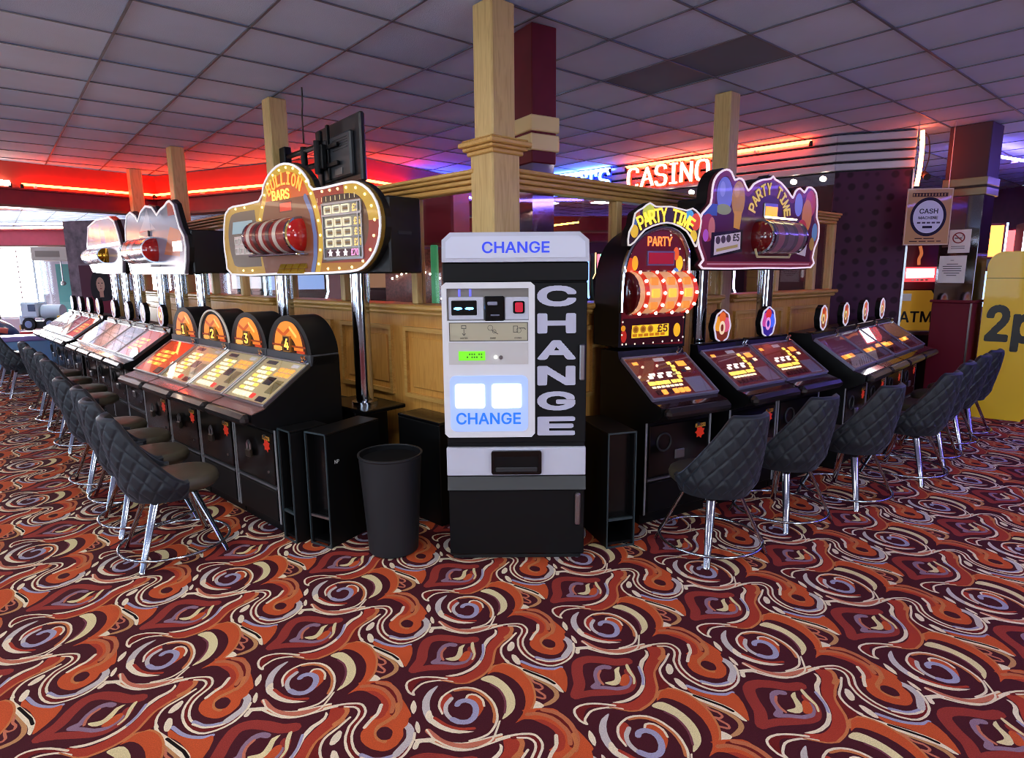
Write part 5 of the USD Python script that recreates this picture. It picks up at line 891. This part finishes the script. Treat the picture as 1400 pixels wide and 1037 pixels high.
# hanging poster
t = thing('poster', 'orange hanging poster reading CASH MACHINE in a white ring', 'poster', (4.20, 6.35, .102), -4)
UsdGeom.Xformable(t).AddScaleOp().Set(Gf.Vec3f(.85, .934, .934))
KRAFT = mat('poster_kraft', '#c08a4c', .45, coat=.25)
part('sheet', box(-.25, .25, 0, .008, 1.815, 2.395), KRAFT, t, smooth=False); part('sheet_edge', [box(-.256, .256, -.003, .011, 1.808, 1.82), box(-.256, .256, -.003, .011, 2.39, 2.402), box(-.256, -.246, -.003, .011, 1.81, 2.4), box(.246, .256, -.003, .011, 1.81, 2.4)], mat('poster_edge', '#d8b894', .4), t, smooth=False)
lay = [('#241a30', Point(0, 2.105).buffer(.205)), ('#d6cfe0', Point(0, 2.105).buffer(.172)), ('#4a2a24', sbox(-.2, 2.315, .2, 2.355).difference(unary_union([sbox(-.19 + k * .035, 2.322, -.178 + k * .035, 2.348) for k in range(11)]))), ('#241a30', sbox(-.055, 1.985, .055, 2.01)), ('#4a2a24', unary_union([sbox(-.13, 1.872, -.045, 1.883), sbox(-.03, 1.872, .09, 1.883), sbox(-.19, 1.842, -.1, 1.853), sbox(-.08, 1.842, .0, 1.853), sbox(.02, 1.842, .1, 1.853), sbox(.12, 1.842, .17, 1.853)])), ('#4a3a50', unary_union([sbox(-.12 + k * .055, 2.035, -.08 + k * .055, 2.052) for k in range(5)]))]
flat_print('poster_print', lay, -.001, PRINT_MATTE, t)
part('poster_word', text('CASH', .052, (0, 2.165), -.001, .21, depth=.002), mat('poster_ink', '#2c1f3a', .5), t, smooth=False); part('poster_word', text('MACHINE', .03, (0, 2.095), -.001, .22, depth=.002), mat('poster_ink', '#2c1f3a', .5), t, smooth=False)
part('hanging_wire', [cyl((x, .004, 2.40), (x, .004, 3.085), .003, n=6) for x in (-.2, .2)], STEEL, t)
# cash machine
t = thing('cash_machine', 'cash machine with a yellow ATM front and a lit red sign on top', 'cash machine', (4.51, 6.93, 0), -3)
part('cabinet', cbox(-.30, .30, .05, .62, 0, 1.32, .01), mat('atm_dark', '#181a24', .35), t); part('hood', cbox(-.32, .32, .05, .62, 1.32, 2.0, .01), MAROON, t)
part('front_panel', ext(Polygon([(-.27, .87), (.27, .87), (.27, 1.21), (.19, 1.315), (-.25, 1.315)]), .0, .06), mat('atm_yellow', '#d69a1e', .4, coat=.3, emit=.12, ecol=(.8, .42, .05)), t)  # faint emission brightens the yellow panel
part('panel_word', text('ATM', .125, (.045, 1.02), .0, .36, depth=.004), mat('atm_ink', '#1c1d24', .4), t, smooth=False); part('notice', box(-.17, -.02, -.003, .001, 1.20, 1.28), CARD, t, smooth=False); part('keypad_shelf', cbox(-.28, .28, -.06, .1, .82, .865, .008), STEEL, t)
lb_ = part('light_box', cbox(-.25, .22, -.03, .06, 1.41, 1.575, .008), mat('lightbox_red', '#b02430', .35, emit=.8, ecol=(1., .1, .12)), t); part('lit_panel', ext(sbox(-.12, 1.455, .18, 1.555), -.036, -.028), glow('lit_white_pink', (1., .92, .92), 4.5, '#ffffff'), lb_, smooth=False); part('light_box_marks', [box(-.06 + k * .05, -.03 + k * .05, -.034, -.029, 1.425, 1.44) for k in range(4)] + [box(-.23, -.15, -.034, -.029, 1.47, 1.55)], mat('marks_cream', '#f0d8c8', .4), lb_, smooth=False)
part('hanging_ribbon', tube(smoothline([(.02, .0, 1.80), (.03, -.02, 1.72), (.01, -.02, 1.66), (.02, -.01, 1.60)], 4), .018, 6), mat('ribbon', '#b8502c', .4, emit=.4, ecol=(1, .3, .1)), t); part('telephone', [cbox(.27, .35, -.02, .06, 1.22, 1.40, .02), cyl((.30, -.03, 1.25), (.30, -.03, 1.37), .02)], RUBBER, t)  # ribbon carries a glow of its own
# mirrored column
colx, coly = 4.755, 6.575
t = thing('mirrored_column', 'square column with mirrored sides, gold collar and maroon plinth, left of the yellow cabinet', 'column', (colx, coly, 0), -52)
part('upper_shaft', cbox(-.18, .18, -.18, .18, 2.45, ZC - .002, .006), mat('column_maroon', '#3a121f', .5), t)
for z0, z1 in ((2.28, 2.355), (2.375, 2.455)): part('gold_collar', cbox(-.195, .195, -.195, .195, z0, z1, .006), mat('collar_gold', '#8f8468', .25, metal=.6), t)
part('collar_gap', box(-.19, .19, -.19, .19, 2.35, 2.38), RUBBER, t, smooth=False)
MIRROR = mat('mirror', '#77727a', .06, metal=1.)
part('core', box(-.165, .165, -.165, .165, 1.22, 2.285), RUBBER, t, smooth=False)
for k, (x0, x1, y0, y1) in enumerate(((-.17, .17, -.172, -.165), (-.17, .17, .165, .172), (-.172, -.165, -.165, .165), (.165, .172, -.165, .165))): part('mirror_panel', box(x0, x1, y0, y1, 1.225, 2.28), MIRROR, t, smooth=False)
part('plinth', cbox(-.178, .178, -.178, .178, 0, 1.20, .008), mat('column_plinth', '#6d1a2c', .45, spec=.3), t); part('plinth_cap', cbox(-.195, .195, -.195, .195, 1.20, 1.228, .006), mat('column_plinth', '#6d1a2c', .45, spec=.3), t); part('corner_strip', box(.168, .184, -.184, -.168, 0, 1.2), STEEL, t, smooth=False)
def notice(label, x, z, w, h, draw):
    q = thing('paper_notice', label, 'notice', (colx, coly, 0), -52)
    part('sheet', box(x - w / 2, x + w / 2, -.1755, -.1735, z - h / 2, z + h / 2), CARD, q, smooth=False); draw(q)
INKR, INKG = mat('ink_red', '#8a2c34', .5), mat('ink_soft', '#6a6870', .6)
def d1(q):
    part('no_smoking_sign', ext(unary_union([ring(-.0, 1.865, .056, .011), LineString([(-.036, 1.90), (.036, 1.83)]).buffer(.005)]), -.178, -.1755), INKR, q, smooth=False); part('cigarette', ext(unary_union([sbox(-.035, 1.856, .03, 1.868), LineString([(.03, 1.875), (.036, 1.885), (.03, 1.893)]).buffer(.002)]), -.1775, -.1755), INKG, q, smooth=False)
    part('text_lines', [box(-.06, .06, -.1772, -.1755, z, z + .007) for z in (1.775, 1.755)], INKG, q, smooth=False)
notice('white no-smoking notice on the mirrored column', .01, 1.83, .19, .235, d1)
def d2(q): part('text_lines', [box(-.03 - w, -.03 + w, -.1772, -.1755, z, z + .008) for z, w in ((1.595, .05), (1.572, .085), (1.549, .08), (1.526, .085), (1.503, .07), (1.48, .045))] + [box(-.05, -.02, -.1772, -.1755, 1.635, 1.641)], INKG, q, smooth=False)
notice('white typed notice low on the mirrored column', -.03, 1.545, .24, .28, d2)
# yellow 2p cabinet
yA, yB = np.array([4.87, 6.36]), np.array([5.19, 6.11]); Ly, ay = seg_frame(yA, yB)
t = thing('yellow_cabinet', 'tall yellow cabinet marked 2p at the right edge', 'arcade cabinet', (*yA, 0), ay)
YELM = mat('cabinet_yellow', '#f4c718', .42, coat=.15, bump=.04, bscale=150); W2 = .46
prof = Polygon([(.0, 0), (W2 - .04, 0), (W2 - .04, .02), (W2, .04), (W2, 1.72)] + [(.13 - .13 * math.sin(a) , 1.57 + .15 * math.cos(a)) for a in np.linspace(0, math.pi / 2, 8)])
part('front', ext(prof, 0, .03), YELM, t); part('carcass', ext(prof.buffer(-.004), .03, .7), YELM, t); part('seam', box(.002, W2, -.0015, .002, 1.452, 1.457), mat('seam_dark', '#4a3c08', .6), t, smooth=False)
part('base', box(.02, W2 - .02, .02, .66, -.0, .02), RUBBER, t, smooth=False)
part('lettering', heavy(text('2p', .335, (.25, .95), 0, .40, depth=.004), .010), mat('cabinet_ink', '#1a1712', .4), t, smooth=False)
# arcade behind the yellow cabinet
def arcade(label, p, rz, w=.7, h=2.0, scol=(.2, .4, 1.), tcol=(1, .4, .1), s=1.2, body=None, grp=None):
    t = thing('arcade_cabinet', label, 'arcade cabinet', (*p, 0), rz, grp); b = body or BLACK
    part('body', prism([(0, 0), (0, .75), (-.15, .8), (-.15, .86), (.1, 1.0), (.18, h * .72), (-.05, h * .78), (-.05, h), (.6, h), (.6, 0)], -w / 2, w / 2), b, t)
    key = '_%02d%02d%02d' % tuple(int(c * 99) for c in scol); key2 = '_%02d%02d%02d' % tuple(int(c * 99) for c in tcol)
    m = box(-w / 2 + .06, w / 2 - .06, -.004, .004, 0, h * .72 - 1.06); m.apply_transform(trimesh.transformations.rotation_matrix(-math.atan2(.08, h * .72 - 1.0), (1, 0, 0))); m.apply_translation((0, .095, 1.03)); part('screen', m, glow('arcade_screen' + key, scol, s, '#303038'), t, smooth=False)
    part('marquee', box(-w / 2 + .03, w / 2 - .03, -.06, -.045, h * .78 + .03, h - .03), glow('arcade_marquee' + key2, tcol, s * 1.6, '#404040'), t, smooth=False)
    part('button_deck', [cyl((x, -.06, .885), (x, -.08, .915), .022, n=8) for x in (-.15, 0, .15)], glow('arcade_button' + key2, tcol, 1.5, '#606060'), t); part('side_light', [tube([(sx * (w / 2 + .004), -.05, h), (sx * (w / 2 + .004), -.05, h * .78), (sx * (w / 2 + .004), .17, h * .72)], .012, 6) for sx in (-1, 1)], glow('arcade_tube' + key, scol, 3., '#808080'), t)
for i, (p, rz, sc, tc, b) in enumerate([((6.3, 8.6), -30, (.4, .6, 1), (1, .3, .05), MAROON), ((7.1, 8.1), -30, (.8, .9, 1), (1, .45, .1), MAROON), ((7.6, 9.6), -40, (.3, .8, 1), (1, .1, .1), MAROON), ((5.75, 9.6), -25, (.7, .8, 1), (1, .5, .1), BLACK)]): arcade(f'red arcade cabinet with orange lit panels beyond the mirrored column, {ORD[i]} of four', p, rz, .75, 2.15, sc, tc, 2.0, b)
# unseen violet tubes, placed to tint the ceiling on the right
neon((5.3, 7.4), (8.9, 9.4), 2.86, 'unseen violet neon tube beyond the mirrored column, placed to tint the ceiling', NEON_V_UNSEEN, .018, n=1); neon((8.9, 1.0), (8.9, 8.0), 2.8, 'unseen violet neon tube along the right-hand wall, placed to tint the ceiling', NEON_V_UNSEEN, .018, off=.06)

# ================================================================== INSIDE THE ISLAND and the hall behind it
INN = [((-2.85, 7.0), 200, (.55, .75, 1), (.8, .85, 1), .6, 'pale-screened slot machine inside the island, behind the second sign'), ((-2.2, 6.35), 205, (.6, .8, .9), (.3, .5, 1), .5, 'blue-topped slot machine inside the island, behind the dome toppers'), ((-1.40, 6.95), 190, (.5, .1, .2), (.6, .3, .15), .25, 'pink-screened slot machine inside the island, left of the red box'), ((1.35, 7.2), 160, (.1, .9, .5), (.2, .3, 1), 1.2, 'green-lit slot machine inside the island, seen between the change machine and the tall machine'), ((.55, 6.9), 170, (.2, .4, 1), (.5, .7, .1), 1.2, 'blue-screened slot machine inside the island, behind the change machine'), ((2.15, 6.85), 150, (.7, .6, .9), (.9, .7, 1), 1., 'lilac slot machine inside the island, behind the party sign')]
for p, rz, sc, tc, s, lb_ in INN: arcade(lb_, p, rz - 180, .6, 1.75, sc, tc, s)
t = thing('pushing_game', 'glass-fronted coin game with warm bulbs and a green post, inside the island', 'arcade cabinet', (-.95, 5.6, 0), -15)
part('body', cbox(-.45, .45, .1, .7, 0, 1.2, .01), BLACK, t); part('back_glitter', box(-.45, .2, .5, .52, 1.2, 1.78), mat('glitter_brown', '#6a3a34', .3, vary=.6, vscale=40., emit=.15), t, smooth=False)
for k in range(11): part('bulb', sph((-.35 + k * .05, .45, 1.50 + .07 * math.sin(k / 10 * math.pi)), .011, 1), glow('warm_bulb', (1., .85, .6), 9., '#fff0d0'), t)
part('green_post', cbox(.20, .26, .1, .16, 1.2, 1.80, .01), mat('post_green', '#3f8a5a', .35, emit=.25, ecol=(.1, .6, .25)), t); part('red_hood', cbox(.0, .42, .12, .6, 1.80, 2.35, .02), mat('hood_red', '#a03040', .45), t)
for k in range(9): part('bulb', sph((.30 + k * .012, .1, 1.32 + k * .03), .009, 1), glow('warm_bulb', (1., .85, .6), 9., '#fff0d0'), t)
for x in (-.44, .43): part('corner_post', cbox(x - .015, x + .015, .1, .13, 1.2, 1.8, .004), STEEL, t)
for i, (x, y, rz, sc, tc) in enumerate([(-2.2, 12.6, 5, (.9, .3, .3), (1, .3, .1)), (-1.2, 12.7, 0, (.3, .5, 1), (1, .6, .1)), (.0, 13.8, -4, (.8, .3, .9), (1, .15, .1)), (1.1, 13.9, 0, (.3, .9, .9), (1, .4, .1)), (2.2, 13.4, 6, (1, .5, .2), (.9, .2, .3)), (-.6, 15.5, 0, (.5, .5, 1), (1, .9, .3)), (3.6, 12.2, 10, (1, .3, .4), (1, .5, .2)), (-4.6, 12.4, -8, (.5, .7, 1), (1, .4, .4))]):
    arcade(f"dark arcade cabinet with {('a red screen and orange top', 'a blue screen and orange top', 'a magenta screen and red top', 'a cyan screen and orange top', 'an orange screen and pink top', 'a blue screen and yellow top', 'a red screen and amber top', 'a pale blue screen and rose top')[i]} in the hall behind", (x, y), rz, .8, 1.95, sc, tc, 1.2, grp='arcade cabinets of the hall behind')
t = thing('star_neon', 'yellow and red zigzag star neon hanging in the hall behind the corner post', 'neon sign', (.35, 11.6, 2.35), 0)
part('yellow_tube', tube([(-.75, 0, .02), (-.30, 0, .0), (-.16, 0, .22), (-.02, 0, -.10), (.2, 0, .02), (.9, 0, .10)], .018, 6), glow('neon_yellow', (1., .8, .1), 5., '#ffe080'), t); part('red_tube', tube([(-.75, .05, .35), (.3, .05, .25), (.12, .05, .12)], .018, 6), glow('neon_red_far', (1., .06, .02), 6., '#ff5040'), t); part('orange_tube', tube([(-.7, .02, -.42), (.35, .02, -.25), (.5, .02, -.12), (.0, .02, -.1)], .018, 6), glow('neon_orange_far', (1., .3, .04), 5., '#ff9040'), t)
part('frame_rail', box(-.8, .95, .06, .08, .58, .61), BLACK, t)
for x in (-.6, .7): part('hanger', cyl((x, .07, .6), (x, .07, ZC - 2.35), .006, n=6), BLACK, t)

# ================================================================== FAR LEFT: daylit room
t = thing('display_case', 'tall white crane game with glass sides against the bright windows', 'arcade cabinet', (-9.4, 12.95, 0), 28)
WB_ = mat('crane_white', '#b3a9a4', .4)
part('base', cbox(-.36, .36, -.36, .36, 0, .62, .01), WB_, t); part('canopy', cbox(-.37, .37, -.37, .37, 1.86, 2.13, .01), WB_, t); part('canopy_panel', box(-.3, .1, -.376, -.37, 1.93, 2.05), mat('crane_print', '#7f746f', .5), t, smooth=False)
for sx in (-1, 1):
    for sy in (-1, 1): part('corner_post', box(sx * .35 - .015, sx * .35 + .015, sy * .35 - .015, sy * .35 + .015, .62, 1.86), STEEL, t, smooth=False)
for sy in (-.355, .355): part('pane', box(-.335, .335, sy - .003, sy + .003, .62, 1.86), GLASS, t, smooth=False)
for k in range(6): part('soft_toy', sph((-.22 + .09 * k, -.1 + .05 * (k % 3), .70 + .03 * (k % 2)), .085, 2), mat('toy_%d' % (k % 4), ['#4aa89a', '#6a86c0', '#e0e4e8', '#5ab8b0'][k % 4], .7), t)
part('claw', [cyl((.05, 0, 1.4), (.05, 0, 1.86), .012), sph((.05, 0, 1.40), .05, 1)], STEEL, t); part('back_print', box(-.1, .3, .33, .335, .7, 1.8), mat('crane_teal', '#5aa6a4', .5), t, smooth=False); part('base_panel', box(-.3, .2, -.366, -.36, .3, .5), mat('crane_print', '#7f746f', .5), t, smooth=False)
t = thing('toy_truck_ride', 'pale blue coin-operated truck ride on a red base by the windows', 'kiddie ride', (-9.25, 12.05, 0), 8)
UsdGeom.Xformable(t).AddScaleOp().Set(Gf.Vec3f(.8, .8, .88))
TB = mat('truck_blue', '#cfe4f0', .35)
part('base', cbox(-.36, .5, -.25, .3, .10, .56, .02), mat('ride_red', '#c02a30', .4), t); part('base_feet', [cyl((x, 0, 0), (x, 0, .1), .03) for x in (-.3, .4)], RUBBER, t)
part('cab', cbox(-.28, .10, -.22, .22, .86, 1.20, .03), TB, t); part('cab_window', box(-.10, .06, -.226, -.218, 1.0, 1.15), mat('truck_glass', '#3c5a70', .1), t, smooth=False); part('windscreen', box(-.286, -.278, -.16, .16, 1.0, 1.16), mat('truck_glass', '#3c5a70', .1), t, smooth=False)
part('bonnet', cbox(-.34, -.2, -.2, .2, .72, .92, .02), TB, t); part('tank', [cyl((.12, 0, .98), (.55, 0, .98), .16, n=20)], TB, t); part('chassis', cbox(-.34, .56, -.18, .18, .62, .78, .01), mat('truck_dark', '#23272c', .5), t)
for k in range(5): part('bumper_stripe', box(-.35 + k * .05, -.325 + k * .05, -.205, -.2, .60, .70), mat('stripe_yellow', '#e0b020', .4) if k % 2 == 0 else RUBBER, t, smooth=False)
for x in (-.12, .35): part('wheel', cyl((x, -.24, .72), (x, -.16, .72), .14, n=24), RUBBER, t); part('hub', cyl((x, -.25, .72), (x, -.238, .72), .08, n=18), mat('hub_blue', '#8aa0c8', .3), t)
part('yellow_panel', cbox(.5, .6, -.2, .2, .76, .9, .01), mat('stripe_yellow', '#e0b020', .4), t)
t = thing('blue_ride', 'rounded blue ride with red and yellow flashes at the left edge', 'kiddie ride', (-9.4, 10.6, 0), 30)
part('hull', sph((0, 0, .45), .55, 3, (1.3, .8, .82)), mat('ride_blue', '#1f3c6c', .35, coat=.4), t); part('plinth', cbox(-.5, .5, -.3, .3, 0, .12, .02), RUBBER, t); part('flash', tube([(-.6, -.36, .70), (0, -.45, .75), (.6, -.36, .62)], .05, 8), mat('flash_red', '#d86a5a', .35), t); part('flash', tube([(-.5, -.40, .60), (.1, -.47, .62), (.55, -.38, .52)], .03, 8), mat('stripe_yellow', '#e0b020', .4), t); part('sign_board', cbox(-.45, .4, .1, .16, .8, 1.1, .01), mat('board_lilac', '#a79cc8', .4), t)
t = thing('purple_bench', 'low purple-topped bench beyond the left stools', 'bench', (-8.05, 9.95, 0), 30)
part('top', cbox(-.5, .5, -.25, .25, .52, .6, .02), mat('bench_purple', '#8f7cc0', .35), t); part('skirt', cbox(-.46, .46, -.21, .21, .08, .52, .01), mat('bench_blue', '#6a9ac8', .4), t); part('kick', cbox(-.4, .4, -.16, .16, 0, .08, .004), RUBBER, t)
solo('wall_poster', at(box(-.75, .75, 0, .12, 0, 2.44), (-6.68, 10.25, 0), -14), mat('wall_damask', '#75606a', .6, vary=.45, vscale=9.), kind='structure', smooth=False)
t = thing('poster', 'portrait poster of a dark-haired woman in red on the patterned wall at the far left', 'poster', (-6.82, 10.265, 0), -14)
part('sheet', box(-.36, .44, -.012, 0, .9, 1.72), mat('poster_back', '#5a2c3c', .5), t, smooth=False)
flat_print('printed_portrait', [('#5a3040', sbox(-.36, .9, .44, 1.72)), ('#7a2038', Polygon([(-.36, .9), (.44, .9), (.44, 1.12), (.22, 1.26), (-.06, 1.24), (-.36, 1.16)])), ('#221a22', Polygon(smoothline([(-.14, 1.2), (-.16, 1.4), (-.08, 1.6), (.06, 1.66), (.2, 1.58), (.26, 1.4), (.27, 1.2), (.16, 1.14), (-.04, 1.14)], 3, True))), ('#c89a88', E_(.045, 1.40, .085, .125)), ('#c08a7a', sbox(.01, 1.2, .09, 1.3)), ('#3a2428', unary_union([E_(.012, 1.43, .018, .008), E_(.08, 1.43, .018, .008)])), ('#8a2c34', E_(.047, 1.34, .024, .008)), ('#a5786c', E_(.048, 1.385, .008, .022))], -.0125, PRINT_MATTE, t)
